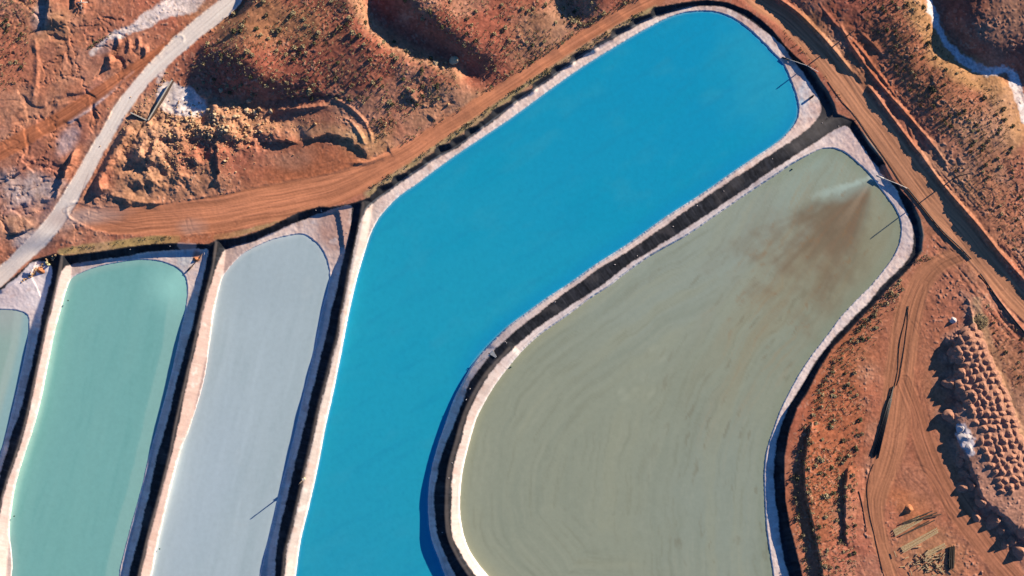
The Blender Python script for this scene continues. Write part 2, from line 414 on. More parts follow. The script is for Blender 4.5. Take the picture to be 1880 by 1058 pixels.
pr = pdist(cr([(1330, -60), (1390, 2), (1440, 34), (1490, 84), (1540, 142), (1590, 208), (1640, 276), (1690, 344), (1750, 414), (1815, 490), (1870, 556), (1960, 650)], 6), 95)
prs = vnoise(pr[2] / 4.2 + 2.2 * vnoise(pr[1] / 70.0, pr[2] / 40.0, 701), pr[1] / 120.0, 702) + 0.6 * vnoise(pr[2] / 2.2, pr[1] / 70.0, 703)
prm = sst(92, 55, pr[0]) * sst(6, 20, comp) * sst(0.0, 0.3, 0.25 + NL + 0.5 * NB)
Z += 0.13 * prm * prs
rn = 1 - np.abs(fbm(U + 24 * NB + 10 * N6, V + 24 * NL - 16 * NB, 62, 4, 705, 0.55) * 2.2)
rill = sst(0.80, 0.97, rn) * np.clip(bad + 0.5 * blob(1620, 60, 90, 150, -35, 0.4) + 0.5 * blob(1790, 400, 100, 120, 0, 0.4) + 0.4 * blob(790, 180, 110, 60, -30, 0.4), 0, 1)
Z -= 0.26 * rill
# small roughness, weaker on graded ground
graded = np.zeros_like(Z)
ROADS = {}


def road(name, pts, ws, soft=3.0):
    P = cr(pts, 6)
    wmax = max(ws) / 2 + 26
    d, t, s = pdist(P, wmax)
    cl = cumlen(P)
    w = np.interp(t, np.interp(np.linspace(0, len(P) - 1, len(ws)), np.arange(len(P)), cl), ws) / 2
    m = 1 - sst(-soft, soft, d - w + 2.2 * NB + 1.2 * N6)
    m[d >= wmax - 1] = 0
    ROADS[name] = (m, t, s, w)
    return m


road("white_road", [(470, -100), (432, -10), (398, 24), (352, 62), (312, 98), (270, 140), (230, 190), (200, 240), (170, 292), (140, 345), (116, 385), (86, 425), (46, 465),
                    (0, 510), (-60, 560), (-165, 620)], [34, 32, 26, 25, 30, 28, 30], 2.0)
road("red_side_road", [(330, 72), (290, 96), (240, 132), (180, 172), (120, 212), (60, 246), (0, 278), (-165, 350)], [10, 22, 26, 28, 34], 3)
road("dirt_road", [(1290, -90), (1225, -18), (1160, 16), (1080, 62), (1000, 114), (920, 166), (840, 220), (770, 266), (700, 306), (620, 345), (540, 364), (440, 385), (340, 400),
                   (250, 405), (180, 402), (140, 388)], [30, 26, 25, 25, 28, 36, 58, 70, 62, 50, 30], 3)
road("perimeter_road", [(1330, -60), (1390, 2), (1440, 34), (1490, 84), (1540, 142), (1590, 208), (1640, 276), (1690, 344), (1750, 414), (1815, 490), (1870, 556), (1960, 650)],
     [30, 30, 36, 44, 52, 48, 40, 36], 4)
road("track", [(1760, 470), (1722, 486), (1690, 520), (1668, 580), (1655, 660), (1648, 730), (1640, 800), (1624, 860), (1606, 920), (1612, 980), (1632, 1040), (1650, 1110), (1660, 1200)],
     [30, 40, 52, 56, 50, 34, 24, 24], 5)
road("loop_track", [(1660, 700), (1690, 790), (1716, 860), (1748, 920), (1790, 975), (1840, 1040), (1900, 1110)], [30, 44, 46, 44, 40], 6)
for k_ in ROADS:
    graded = np.maximum(graded, ROADS[k_][0])
redflat = blob(575, 315, 105, 40, -14, 0.35)
graded = np.maximum(graded, 0.65 * redflat)
wpatch = blob(336, 188, 44, 22, 22, 0.4)
graded = np.maximum(graded, 0.9 * wpatch)
yard = np.clip(blob(1680, 780, 70, 230, -8, 0.4), 0, 1)
graded = np.maximum(graded, 0.6 * yard)
m_, t_, s_, w_ = ROADS["white_road"]
wide = sst(20, 4, np.abs(s_) - w_) * (m_ * 0 + 1)
Z = Z * (1 - wide) + (0.25 + 1.3 * np.clip(1 - V / 520, 0, 1.4) - 1.9 * sst(420, 530, V)) * wide
m_, t_, s_, w_ = ROADS["perimeter_road"]
wide = sst(8, -2, np.abs(s_) - w_) * 0.85
Z = Z * (1 - wide) + (np.interp(t_, [0, 120, 240, 360, 1100], [-1.2, -1.0, -0.4, 0.1, 0.2]) + 0.012 * M * s_) * wide
rk = 1 - 0.9 * graded
g2 = graded * (1 - ROADS["white_road"][0])
Z = Z * (1 - g2) + (ZO * 0.55 + Z * 0.45) * g2
Z += rk * (0.26 * fbm(U, V, 42, 3, 110) + 0.12 * fbm(U, V, 11, 3, 120) + 0.035 * NF + 0.06 * N6)
Z += 0.008 * NF * graded
for k_, amp in (("white_road", 0.015), ("red_side_road", 0.03), ("dirt_road", 0.03), ("perimeter_road", 0.03), ("track", 0.04), ("loop_track", 0.03)):
    m, t, s, w = ROADS[k_]
    st = vnoise(s / 2.1 + 1.5 * vnoise(t / 60.0, s * 0 + 2, 31), t / 130.0, 33) + 0.5 * vnoise(s / 1.1, t / 80.0, 34)
    ROADS[k_] = (m, t, s, w, st)
    Z += m * amp * st
# single vehicle tracks wandering off the worn lanes
TRK = np.zeros_like(Z)
for line in ([(140, 404), (260, 398), (380, 388), (520, 372), (660, 330), (780, 262)], [(330, 440), (365, 425), (440, 405), (560, 382), (690, 322)],
             [(470, 350), (540, 338), (640, 318), (720, 292)], [(160, 392), (230, 412), (330, 420), (430, 412)], [(345, 405), (352, 425), (372, 438)],
             [(118, 388), (150, 372), (158, 340), (176, 300)], [(470, 322), (540, 312), (610, 300), (640, 280)],
             [(1690, 500), (1652, 600), (1630, 720), (1600, 860), (1606, 960), (1640, 1058)], [(1700, 520), (1680, 620), (1690, 720), (1720, 820), (1770, 920), (1850, 1020)],
             [(1655, 700), (1680, 780), (1650, 860), (1660, 890)], [(1640, 880), (1690, 860), (1720, 890), (1745, 950)], [(1596, 740), (1580, 830), (1585, 900), (1570, 1000), (1590, 1070)],
             [(1720, 490), (1670, 560), (1600, 640), (1560, 700)], [(1610, 760), (1640, 840), (1700, 900)], [(1500, 60), (1560, 150), (1640, 270), (1720, 380), (1840, 530)],
             [(1470, 75), (1530, 160), (1600, 260), (1650, 330), (1700, 400), (1790, 500)], [(1660, 560), (1700, 640), (1690, 730), (1640, 800)]):
    d, t, s_ = pdist(cr(line, 8), 12)
    TRK = np.maximum(TRK, np.exp(-((d - 4.2) / 1.0) ** 2) * sst(-0.6, 0.1, vnoise(t / 26.0, t * 0 + line[0][0], 40)) * (d < 11))
Z -= 0.05 * TRK
# low windrows at the road edges
for k_, hh in (("dirt_road", 0.16), ("white_road", 0.3), ("red_side_road", 0.14)):
    m, t, s, w, st = ROADS[k_]
    e = np.exp(-((np.abs(s) - w - 2) / 2.5) ** 2) * (m < 0.9)
    Z += hh * e * (0.5 + 0.6 * vnoise(t / 21.0, s * 0 + 4, 36) + 0.5 * N6)

spk = fbm(U, V, 4.4, 2, 530)
openm = np.clip(1 - 1.3 * graded, 0, 1) * (1 - 0.65 * np.clip(bad, 0, 1))
clod = sst(0.30, 0.62, spk) * openm * np.clip(0.55 + 0.9 * NB, 0.05, 1)
Z += 0.24 * clod
# ------------------------------------------------------------------ ponds: banks, beaches, dikes
out_blend = sst(0, 30, comp)
Zout0 = Z.copy()
dw = np.full_like(Z, 1e3)
zw = np.zeros_like(Z)
ds_in = np.full_like(Z, 1e3)
owner = np.zeros(Z.shape, np.int8)
for k_, (nm, p) in enumerate(ponds.items()):
    m = p['w'] < dw
    dw[m] = p['w'][m]
    zw[m] = p['z']
    owner[m] = k_
    ds_in = np.minimum(ds_in, p['s'])
CRESTS = [  # name, line, height, half width px, slope
    ("c_green", [(112, 462), (106, 500), (96, 545), (80, 606), (64, 683), (44, 772), (28, 828), (10, 881), (-2, 926), (-16, 1000), (-26, 1100), (-50, 1210)], 0.0, 2.0, 0.80),
    ("c_grey", [(394, 446), (388, 490), (381, 520), (371, 558), (356, 622), (338, 699), (320, 777), (308, 839), (288, 916), (270, 982), (252, 1058), (222, 1190)], 0.0, 2.5, 0.80),
    ("c_blue", [(664, 376), (657, 418), (648, 460), (640, 494), (632, 535), (624, 573), (616, 621), (605, 660), (592, 711), (581, 752), (571, 800), (560, 849), (549, 898),
                (539, 941), (529, 982), (520, 1018), (516, 1058), (498, 1200)], 0.1, 3.0, 0.75),
    ("c_mid", [(1560, 218), (1500, 246), (1428, 298), (1360, 336), (1291, 383), (1227, 425), (1157, 472), (1095, 513), (1050, 545), (1000, 580), (955, 618), (925, 648)], 0.0, 7.0, 0.55),
    ("c_low", [(935, 640), (905, 672), (880, 706), (862, 740), (848, 776), (838, 812), (827, 850), (822, 882), (820, 916), (820, 951), (824, 984), (838, 1018),
               (858, 1050), (890, 1092), (960, 1190)], 0.9, 3.0, 0.70),
]
zcr = np.full_like(Z, -99.0)
dike_id = np.full(Z.shape, 5, np.int8)
dbest = np.full_like(Z, 80.0)
tbest = np.zeros_like(Z)
for k_, (nm, line, zc, flat, sl) in enumerate(CRESTS):
    if k_ < 3:
        line = [(a_ + 3.0, b_) for a_, b_ in line]
    d, t, s = pdist(cr(line, 4), 80)
    zc_ = zc - (1.3 * sst(170, 20, t) if k_ < 4 else 0) + 0.12 * vnoise(t / 40.0, t * 0 + 3, 400 + k_)
    zz = zc_ - sl * M * np.maximum(0, np.sqrt(np.maximum(d - flat, 0) ** 2 + 4.0) - 2.0)
    zz[d >= 79] = -99
    zcr = np.maximum(zcr, zz)
    m = d < dbest
    dbest[m] = d[m]
    tbest[m] = t[m] + 900 * k_
    dike_id[m] = k_
rimz = -1.2 + 1.25 * sst(640, 800, V) * (U > 1300) - 1.0 * blob(1380, 40, 120, 60, 38, 0.5) - 0.9 * blob(35, 502, 80, 36, -33, 0.4)
zr = rimz - 0.95 * M * np.maximum(0, np.sqrt(np.maximum(rim_d - 1.0, 0) ** 2 + 4.0) - 2.0)
zr[rim_d >= 168] = -99
m = (rim_d < dbest) & (rim_d < 168)
# the rim bank is split by the pond it belongs to
dike_id[m] = 5 + np.clip(owner[m], 0, 4)
zcr = np.maximum(zcr, zr)
shelf = 1.5 * blob(1440, 110, 130, 60, 40, 0.3) + 1.2 * blob(1330, 20, 110, 22, 6, 0.4) + 1.5 * blob(1490, 185, 45, 50, 0, 0.3) + 1.3 * blob(1590, 280, 80, 45, 50, 0.3) \
    + 2.2 * blob(605, 420, 60, 50, 0, 0.4) + 1.2 * blob(345, 478, 40, 26, 0, 0.4) + 0.8 * blob(220, 480, 140, 22, -4, 0.4) + 1.2 * blob(500, 425, 60, 22, -20, 0.4) + 1.2 * blob(1655, 410, 40, 110, -14, 0.4)
beach = zw + 0.22 + 0.02 * M * np.maximum(dw, 0) + 0.04 * N6 + 0.02 * NF + np.minimum(np.minimum(shelf, 2.2), 0.04 * M * np.maximum(dw - 2, 0))
k_s = 0.25
hmx = np.clip(0.5 + 0.5 * (zcr - beach) / k_s, 0, 1)
zin = beach * (1 - hmx) + zcr * hmx + k_s * hmx * (1 - hmx)
saltm = sst(1.2, -1.2, ds_in + 2.0 * NB + 1.1 * N6 + 1.1 * NF)
lumps = saltm * sst(0, 4, dw)
zin += lumps * (0.03 * N6 + 0.015 * NF)
zin += (1 - saltm) * 0.03 * fbm(U, V, 10, 2, 140)
edge = sst(-2.0, 2.2, dw + 0.5 * NF)
zin = (zw - 0.5) * (1 - edge) + zin * edge
Zout0 = Zout0 + np.minimum(rimz, 0) * sst(165, 15, comp)
Zout = Zout0 * out_blend + (rimz + 0.12 * NB) * (1 - out_blend)
Z = np.where(in_complex, zin, Zout).astype(np.float32)


def zat(u, v):
    fi_ = min(max((u - U0) / STEP, 0), NX - 1.001)
    fj_ = min(max((v - V0) / STEP, 0), NY - 1.001)
    i_, j_ = int(fi_), int(fj_)
    a_, b_ = fi_ - i_, fj_ - j_
    return float((Z[j_, i_] * (1 - a_) + Z[j_, i_ + 1] * a_) * (1 - b_) + (Z[j_ + 1, i_] * (1 - a_) + Z[j_ + 1, i_ + 1] * a_) * b_)


def wpt(u, v, dz=0.0, z=None):
    zz = (zat(u, v) if z is None else z) + dz
    s_ = M * (H - zz) / H
    return Vector(((u - CX) * s_, (CY - v) * s_, zz))


# ------------------------------------------------------------------ ground colours (albedo)
C = np.zeros((NY, NX, 3), np.float32)


def paint(mask, col):
    m_ = np.clip(mask, 0, 1)[..., None]
    C[:] = C * (1 - m_) + np.array(col, np.float32) * m_


RED, ORANGE, OCHRE = (0.37, 0.12, 0.075), (0.45, 0.185, 0.105), (0.46, 0.255, 0.14)
MAUVE, DARK, WHITE, TAN = (0.40, 0.25, 0.21), (0.20, 0.085, 0.055), (0.70, 0.62, 0.57), (0.52, 0.28, 0.15)
C[:] = RED
paint(0.5 + 0.9 * NL, ORANGE)
paint(0.8 * blob(110, 150, 230, 200, 0, 0.5, 0.3), ORANGE)
paint(0.7 * blob(60, 375, 75, 60, 0, 0.6, 0.5), MAUVE)
paint(0.5 * blob(40, 350, 60, 30, 0, 0.6, 0.6), WHITE)
paint(0.55 * blob(30, 415, 60, 18, 0, 0.6, 0.5), OCHRE)
paint(0.6 * blob(65, 40, 50, 45, 0, 0.6, 0.6), OCHRE)
paint(0.6 * blob(74, 28, 14, 26, 10, 0.6, 0.4), (0.5, 0.42, 0.38))
paint(0.5 * blob(125, 40, 35, 22, 0, 0.6, 0.5), OCHRE)
paint(0.5 * blob(25, 90, 40, 70, 0, 0.6, 0.6), RED)
paint(0.6 * sst(0.1, 0.5, fbm(U, V, 60, 4, 500)) * bad, (0.50, 0.25, 0.16))
paint(0.45 * sst(0.15, 0.6, fbm(U, V, 80, 4, 505)) * bad, (0.37, 0.15, 0.12))
paint(0.5 * sst(0.2, 0.6, fbm(U, V, 45, 4, 510)) * bad, (0.30, 0.12, 0.085))
# hills
hill = np.clip(blob(600, 80, 285, 120, 8, 0.25, 0.2) + blob(950, 60, 220, 110, -30, 0.3, 0.2), 0, 1)
paint(0.85 * hill, (0.385, 0.118, 0.072))
paint(0.45 * hill * sst(0.0, 0.6, fbm(U, V, 70, 4, 520)), (0.44, 0.19, 0.11))
rib_d, rib_t, rib_s = pdist(cr([(640, -60), (655, 0), (676, 40), (704, 68), (748, 92), (800, 116), (838, 134)], 5), 60)
paint(0.7 * sst(24, 6, rib_d + 9 * NB), OCHRE)
paint(0.6 * blob(470, 40, 120, 45, 0, 0.6, 0.5), (0.48, 0.25, 0.115))
paint(0.7 * blob(990, 60, 60, 45, -40, 0.6, 0.5), OCHRE)
paint(0.7 * blob(870, 200, 50, 26, -35, 0.6, 0.5), OCHRE)
paint(0.6 * blob(800, 185, 50, 30, -30, 0.6, 0.5), (0.46, 0.25, 0.125))
paint(0.85 * blob(655, 262, 40, 28, 35, 0.6, 0.4), (0.50, 0.33, 0.17))
paint(0.7 * blob(560, 232, 75, 18, 5, 0.6, 0.4), OCHRE)
paint(0.7 * blob(690, 262, 30, 30, 0, 0.6, 0.4), (0.46, 0.26, 0.13))
paint(0.75 * blob(390, 215, 120, 42, 3, 0.5, 0.4), OCHRE)
paint(0.7 * blob(260, 275, 60, 85, 10, 0.5, 0.4), OCHRE)
paint(0.6 * blob(330, 340, 110, 36, -8, 0.6, 0.3), (0.46, 0.25, 0.14))
paint(0.7 * blob(460, 300, 55, 30, -10, 0.6, 0.5), RED)
paint(0.9 * blob(575, 310, 105, 42, -14, 0.5, 0.3), (0.43, 0.15, 0.07))
paint(0.3 * blob(540, 292, 34, 12, -10, 0.9, 1.0), (0.40, 0.27, 0.2))
paint(0.9 * blob(575, 205, 85, 22, 0, 0.5, 0.3), (0.37, 0.155, 0.095))
# the white wash patch below the hill, and the wash beside the white road
paint(sst(0.35, 0.75, blob(338, 187, 52, 26, 22, 0.5, 0.5) + 0.5 * blob(312, 178, 20, 26, 0, 0.5, 0.3)), (0.80, 0.69, 0.62))
wd, wt_, ws_ = pdist(cr([(400, -60), (352, -10), (318, 10), (282, 30), (256, 46), (228, 56), (204, 66), (182, 84), (168, 98)], 5), 50)
wwid = np.interp(wt_, [0, 90, 140, 200, 260], [26, 24, 15, 8, 5])
paint(0.92 * sst(3, -3, wd - wwid + 7 * NB + 4 * N6), (0.74, 0.64, 0.58))
paint(0.5 * blob(196, 86, 22, 9, -32, 0.5, 0.3), (0.42, 0.30, 0.27))
wd2, _, _ = pdist(cr([(245, 132), (215, 158), (180, 188), (150, 208), (128, 224)], 5), 20)
paint(0.8 * sst(6, 1, wd2 + 2.5 * NB), (0.58, 0.46, 0.43))
wd3, _, _ = pdist(cr([(290, 150), (306, 118), (335, 88), (360, 68), (410, 22), (440, -6)], 5), 20)
paint(0.75 * sst(6, 2, wd3 + 3 * NB), (0.62, 0.53, 0.48))
paint(0.5 * blob(122, 262, 14, 28, 25, 0.6, 0.5), (0.55, 0.50, 0.52))
paint(0.5 * blob(200, 240, 18, 70, 32, 0.6, 0.5), (0.40, 0.28, 0.22))
# east plateau
paint(0.8 * blob(1700, 130, 130, 60, 52, 0.5, 0.4), (0.42, 0.17, 0.085))
ed, et, es = pdist(cr([(1660, -60), (1678, 0), (1700, 50), (1730, 96), (1768, 126), (1812, 150), (1850, 190), (1862, 240)], 5), 70)
paint(0.85 * sst(34, 12, ed + 14 * NB), (0.50, 0.275, 0.12))
paint(0.6 * blob(1800, 235, 80, 40, 20, 0.6, 0.5), OCHRE)
paint(0.5 * blob(1530, 85, 14, 90, -40, 0.6, 0.5), (0.48, 0.265, 0.12))
paint(0.5 * blob(1600, 115, 12, 110, -36, 0.6, 0.4), (0.45, 0.15, 0.065))
paint(0.55 * blob(1800, 380, 90, 120, -30, 0.6, 0.5), (0.44, 0.215, 0.115))
paint(0.6 * blob(1760, 330, 50, 20, 50, 0.6, 0.4), OCHRE)
cd, ct, cs_ = pdist(cr([(1690, -60), (1708, 0), (1722, 36), (1736, 72), (1760, 98), (1790, 122), (1826, 132), (1856, 128), (1868, 152), (1878, 190), (1900, 240)], 5) - np.array((4.0, 0.0)), 40)
cw = np.interp(ct, [0, 60, 140, 200, 260, 300, 420], [4, 6, 6, 4, 6, 8, 10])
paint(sst(2.5, -2.5, cd - cw + 9 * NB + 5 * N6), (0.82, 0.74, 0.69))
paint(0.9 * sst(0, 14, cs_ * -1 - 8) * (cd < 39) * 0, DARK)
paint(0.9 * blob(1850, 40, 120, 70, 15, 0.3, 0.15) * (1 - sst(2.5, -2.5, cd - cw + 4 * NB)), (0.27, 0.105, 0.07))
paint(0.6 * blob(1862, 22, 50, 34, 0, 0.6, 0.5), (0.40, 0.18, 0.10))
# south-east yard
paint(0.8 * blob(1690, 800, 100, 260, -8, 0.5, 0.2), (0.42, 0.16, 0.085))
paint(0.75 * blob(1520, 800, 60, 260, 12, 0.5, 0.2), (0.42, 0.14, 0.062))
paint(0.6 * blob(1740, 790, 30, 160, -14, 0.6, 0.4), (0.47, 0.21, 0.11))
paint(0.85 * sst(-16, 4, -plat), (0.42, 0.225, 0.155))
paint(0.85 * sst(8, -4, np.abs(U - np.interp(V, [560, 640, 700, 760, 830, 1000], [1788, 1815, 1838, 1858, 1880, 1930]) - 6) - 5 + 3 * NB) * (V > 545) * (V < 1000), (0.52, 0.34, 0.19))
paint(0.75 * blob(1800, 590, 15, 14, 0, 0.3, 0.3), (0.42, 0.33, 0.19))
paint(0.7 * blob(1850, 700, 40, 100, -20, 0.6, 0.5), (0.42, 0.20, 0.105))
paint(0.6 * blob(1668, 925, 34, 20, 20, 0.6, 0.4), (0.50, 0.185, 0.075))
paint(0.5 * blob(1705, 1020, 60, 50, 0, 0.6, 0.4), (0.46, 0.25, 0.13))
paint(0.85 * sst(0.35, 0.75, blob(1771, 803, 16, 32, -18, 0.6, 0.5) + 0.25 * N6), (0.70, 0.66, 0.66))
# dry grass strips on the outer edge of the ponds
gd, gt, gs = pdist(cr([(112, 463), (179, 455), (230, 448), (281, 441), (322, 438)], 4), 30)
paint(0.9 * sst(11, 5, gd + 4 * NB), (0.42, 0.30, 0.115))
gd, gt, gs = pdist(cr([(398, 437), (434, 430), (470, 420), (521, 398), (547, 386), (600, 376)], 4), 30)
paint(0.75 * sst(7, 3, gd + 3 * NB), (0.42, 0.29, 0.13))
gd, gt, gs = pdist(cr([(678, 356), (725, 322), (776, 285), (827, 252), (940, 174), (1017, 124), (1083, 82), (1129, 54), (1200, 14)], 4), 30)
paint(0.8 * sst(13, 5, gd + 7 * NB + 3 * N6), (0.40, 0.27, 0.15))
paint(0.7 * sst(6, 2, gd + 5 * NB), (0.40, 0.33, 0.15))
paint(0.65 * blob(370, 425, 60, 22, 0, 0.6, 0.4), (0.47, 0.17, 0.075))
paint(0.30 * prm * sst(0.15, 0.7, prs), (0.24, 0.085, 0.05))
paint(0.25 * prm * sst(0.15, 0.7, -prs), (0.52, 0.25, 0.13))
paint(0.30 * rill, (0.25, 0.10, 0.065))
tanp = sst(0.12, 0.55, fbm(U, V, 95, 5, 706)) * (1 - graded)
paint(0.45 * tanp, (0.50, 0.285, 0.18))
# grain of the ground
C *= (1 + 0.16 * NB + 0.24 * N6 + 0.26 * NF)[..., None].clip(0.4, 1.7)
paint(0.6 * clod, (0.56, 0.345, 0.235))
dkp = sst(0.40, 0.7, fbm(U, V, 4.6, 2, 540)) * (1 - graded)
paint(0.45 * dkp, (0.19, 0.085, 0.055))
# roads
RC = {"white_road": (0.86, 0.77, 0.66), "red_side_road": (0.44, 0.15, 0.066), "dirt_road": (0.60, 0.24, 0.12), "perimeter_road": (0.56, 0.265, 0.14),
      "track": (0.46, 0.205, 0.105), "loop_track": (0.43, 0.18, 0.095)}
for k_ in ("track", "loop_track", "perimeter_road", "dirt_road", "red_side_road", "white_road"):
    m, t, s, w, st = ROADS[k_]
    al = 0.92 if k_ in ("white_road", "dirt_road", "perimeter_road") else 0.75
    paint(al * m, RC[k_])
    lane = np.exp(-((np.abs(s) - 5.0) / 2.6) ** 2) + np.exp(-((s - 0.45 * w) / 3.0) ** 2) * 0.5
    kk = 1 + (0.26 * st + 0.10 * lane - 0.04 + 0.07 * NB + 0.06 * NF) * (0.45 if k_ == "white_road" else 1.0)
    C[:] = C * (1 - m[..., None]) + C * m[..., None] * kk[..., None]
    wv = 4.0 * vnoise(t / 90.0, s * 0 + 1.5, 39)
    rut = np.maximum.reduce([np.exp(-((s - o_ * w + wv * q_) / 1.1) ** 2) for o_, q_ in ((-0.62, 1), (-0.28, 1), (0.05, -0.7), (0.36, -0.7), (0.7, 0.4))])
    rut = rut * sst(-0.5, 0.3, vnoise(t / 34.0, s * 0 + 2.5, 38))
    paint((0.12 if k_ == "white_road" else 0.38) * m * rut, tuple(c_ * 0.55 for c_ in RC[k_]))
paint(0.42 * TRK, (0.24, 0.095, 0.055))
# pale dust where the white road meets the dirt road
paint(0.65 * blob(150, 398, 60, 16, -4, 0.7, 0.3), (0.60, 0.44, 0.36))
paint(0.3 * blob(352, 414, 18, 12, 0, 0.9, 1.2), (0.58, 0.42, 0.34))
paint(0.7 * blob(48, 437, 22, 10, -25, 0.6, 0.4), (0.58, 0.50, 0.47))

# ponds: salt crust and black liner
LIN = np.zeros_like(C)
LIN[:] = (0.024, 0.026, 0.031)
LIN *= (1 + 0.35 * NB + 0.25 * NF)[..., None]
Cg = C.copy()
C[:] = LIN
d_nw = -comp
seam = np.exp(-((np.mod(np.where(rim_d < dbest, rim_t, tbest), 17.0) - 8.5) / 0.8) ** 2)
paint(0.30 * seam * sst(-0.4, 0.2, NB), (0.085, 0.085, 0.09))
wrk = vnoise(np.where(rim_d < dbest, rim_t, tbest) / 3.0 + N6, ds_in / 14.0, 711)
C *= (1 + 0.35 * wrk)[..., None]
mid_dust = sst(0.15, 0.6, fbm(U, V, 30, 4, 560))
paint(0.16 * mid_dust, (0.20, 0.18, 0.17))
nwb = blob(930, 190, 400, 60, -33, 0.3) * sst(0, 4, ponds['blue']['s'])
paint(0.3 * nwb, (0.045, 0.047, 0.052))
paint(0.8 * nwb * sst(4.5, 2.5, ponds['blue']['s'] + 1.5 * NB), (0.20, 0.215, 0.235))
paint(0.85 * nwb * sst(0.0, 1.0, ponds['blue']['s']) * sst(3.0, 1.4, ponds['blue']['s']), (0.07, 0.08, 0.10))
paint(0.8 * blob(1606, 262, 34, 9, 54, 0.5, 0.2), (0.36, 0.36, 0.30))
paint(0.6 * blob(1690, 420, 10, 60, -8, 0.5, 0.2) * sst(-10, -2, comp), (0.26, 0.25, 0.20))
paint(0.6 * blob(1520, 170, 8, 50, -35, 0.5, 0.2) * sst(-10, -2, comp), (0.18, 0.17, 0.14))
paint(0.35 * blob(1490, 235, 70, 26, -30, 0.5, 0.2), (0.17, 0.155, 0.14))
# soil dusting along the dike tops and the earth chute between green and grey ponds
for k_ in range(3):
    d, t, s = pdist(cr(CRESTS[k_][1], 4), 14)
    paint((0.5 if k_ < 2 else 0.3) * sst(3.4, 0.6, np.abs(s + 3.0) + 1.5 * NB), (0.28, 0.225, 0.185))
d, t, s = pdist(cr(CRESTS[4][1], 4), 14)
paint(0.4 * sst(5, 1.0, np.abs(s - 2.0 * 0) + 1.5 * NB), (0.24, 0.20, 0.17))
paint(0.9 * sst(0.3, 0.6, blob(344, 449, 15, 12, 0, 0.4, 0.5)), (0.48, 0.30, 0.25))
paint(0.95 * sst(0.3, 0.6, blob(1628, 318, 16, 9, 50, 0.4, 0.35)), (0.36, 0.17, 0.12))
# salt
sal = np.zeros_like(C)
sal[:] = (0.84, 0.67, 0.57)
nS = fbm(U, V, 22, 4, 570)
k1 = (sst(-0.1, 0.5, nS))[..., None]
sal = sal * (1 - 0.4 * k1) + np.array((0.66, 0.47, 0.41), np.float32) * 0.4 * k1
k2 = sst(0.0, 0.5, fbm(U, V, 9, 3, 575))[..., None]
sal = sal * (1 - 0.35 * k2) + np.array((0.82, 0.74, 0.69), np.float32) * 0.35 * k2
Csv = C.copy()
C[:] = sal
sB, sO, sG, sN, sW = (ponds[k_]['s'] for k_ in ("blue", "olive", "grey", "green", "west"))
# salt colour darkened on sun-facing banks to offset sunlight; whiter straight bank, redder corners
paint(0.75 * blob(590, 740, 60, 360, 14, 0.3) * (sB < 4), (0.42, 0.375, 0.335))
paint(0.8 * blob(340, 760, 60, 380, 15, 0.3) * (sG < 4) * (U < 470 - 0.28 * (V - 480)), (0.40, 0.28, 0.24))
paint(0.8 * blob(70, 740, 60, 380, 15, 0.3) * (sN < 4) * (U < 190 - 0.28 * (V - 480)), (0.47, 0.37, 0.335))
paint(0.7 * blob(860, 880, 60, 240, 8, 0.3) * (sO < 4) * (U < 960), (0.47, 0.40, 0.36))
paint(0.6 * blob(1250, 425, 420, 40, -35, 0.4) * (sO < 4) * (ponds['olive']['w'] < 60), (0.82, 0.73, 0.68))
paint(0.75 * blob(620, 415, 45, 60, 10, 0.5, 0.4) * (sG < 4), (0.42, 0.215, 0.155))
paint(0.5 * blob(570, 408, 30, 18, -20, 0.6, 0.5) * (sG < 4), (0.55, 0.42, 0.37))
paint(0.7 * sst(-0.1, 0.5, fbm(U, V, 16, 3, 580)) * blob(1480, 160, 60, 80, 0, 0.4) * (sB < 4), (0.50, 0.27, 0.20))
paint(0.6 * sst(-0.1, 0.5, fbm(U, V, 16, 3, 581)) * blob(1340, 22, 90, 30, 12, 0.4) * (sB < 4), (0.52, 0.31, 0.24))
paint(0.85 * blob(1474, 172, 11, 22, 10, 0.6, 0.5), (0.72, 0.74, 0.74))
paint(0.7 * blob(1472, 186, 5, 6, 0, 0.6, 0.5), (0.40, 0.60, 0.68))
paint(0.45 * blob(1590, 285, 50, 30, 50, 0.5, 0.3) * (sO < 4), (0.60, 0.42, 0.36))
paint(0.8 * blob(1607, 324, 16, 10, 60, 0.5, 0.3), (0.80, 0.80, 0.78))
paint(0.8 * blob(1640, 400, 22, 70, -22, 0.3) * (sO < 4), (0.68, 0.57, 0.53))
paint(0.6 * (sO < 4) * blob(1480, 780, 60, 300, 22, 0.3), (0.80, 0.69, 0.63))
paint(0.85 * blob(338, 478, 15, 24, 12, 0.5, 0.3), (0.58, 0.60, 0.58))
paint(0.8 * blob(362, 472, 8, 10, 0, 0.5, 0.4), (0.46, 0.21, 0.12))
paint(0.9 * blob(75, 496, 9, 6, 0, 0.5, 0.3), (0.45, 0.21, 0.075))
paint(0.85 * (sW < 4) * sst(600, 555, V), (0.76, 0.69, 0.68))
paint(0.8 * blob(14, 546, 30, 20, -15, 0.5, 0.3) * (sW < 4), (0.60, 0.50, 0.50))
paint(0.5 * blob(1230, 415, 400, 40, -35, 0.3) * (sB < 4), (0.80, 0.63, 0.54))
paint(0.45 * sst(-0.3, 0.4, nS) * blob(1420, 100, 150, 130, 40, 0.3) * (sB < 4), (0.66, 0.42, 0.33))
paint(0.35 * blob(1600, 290, 90, 60, 50, 0.4) * (sO < 4), (0.78, 0.58, 0.50))
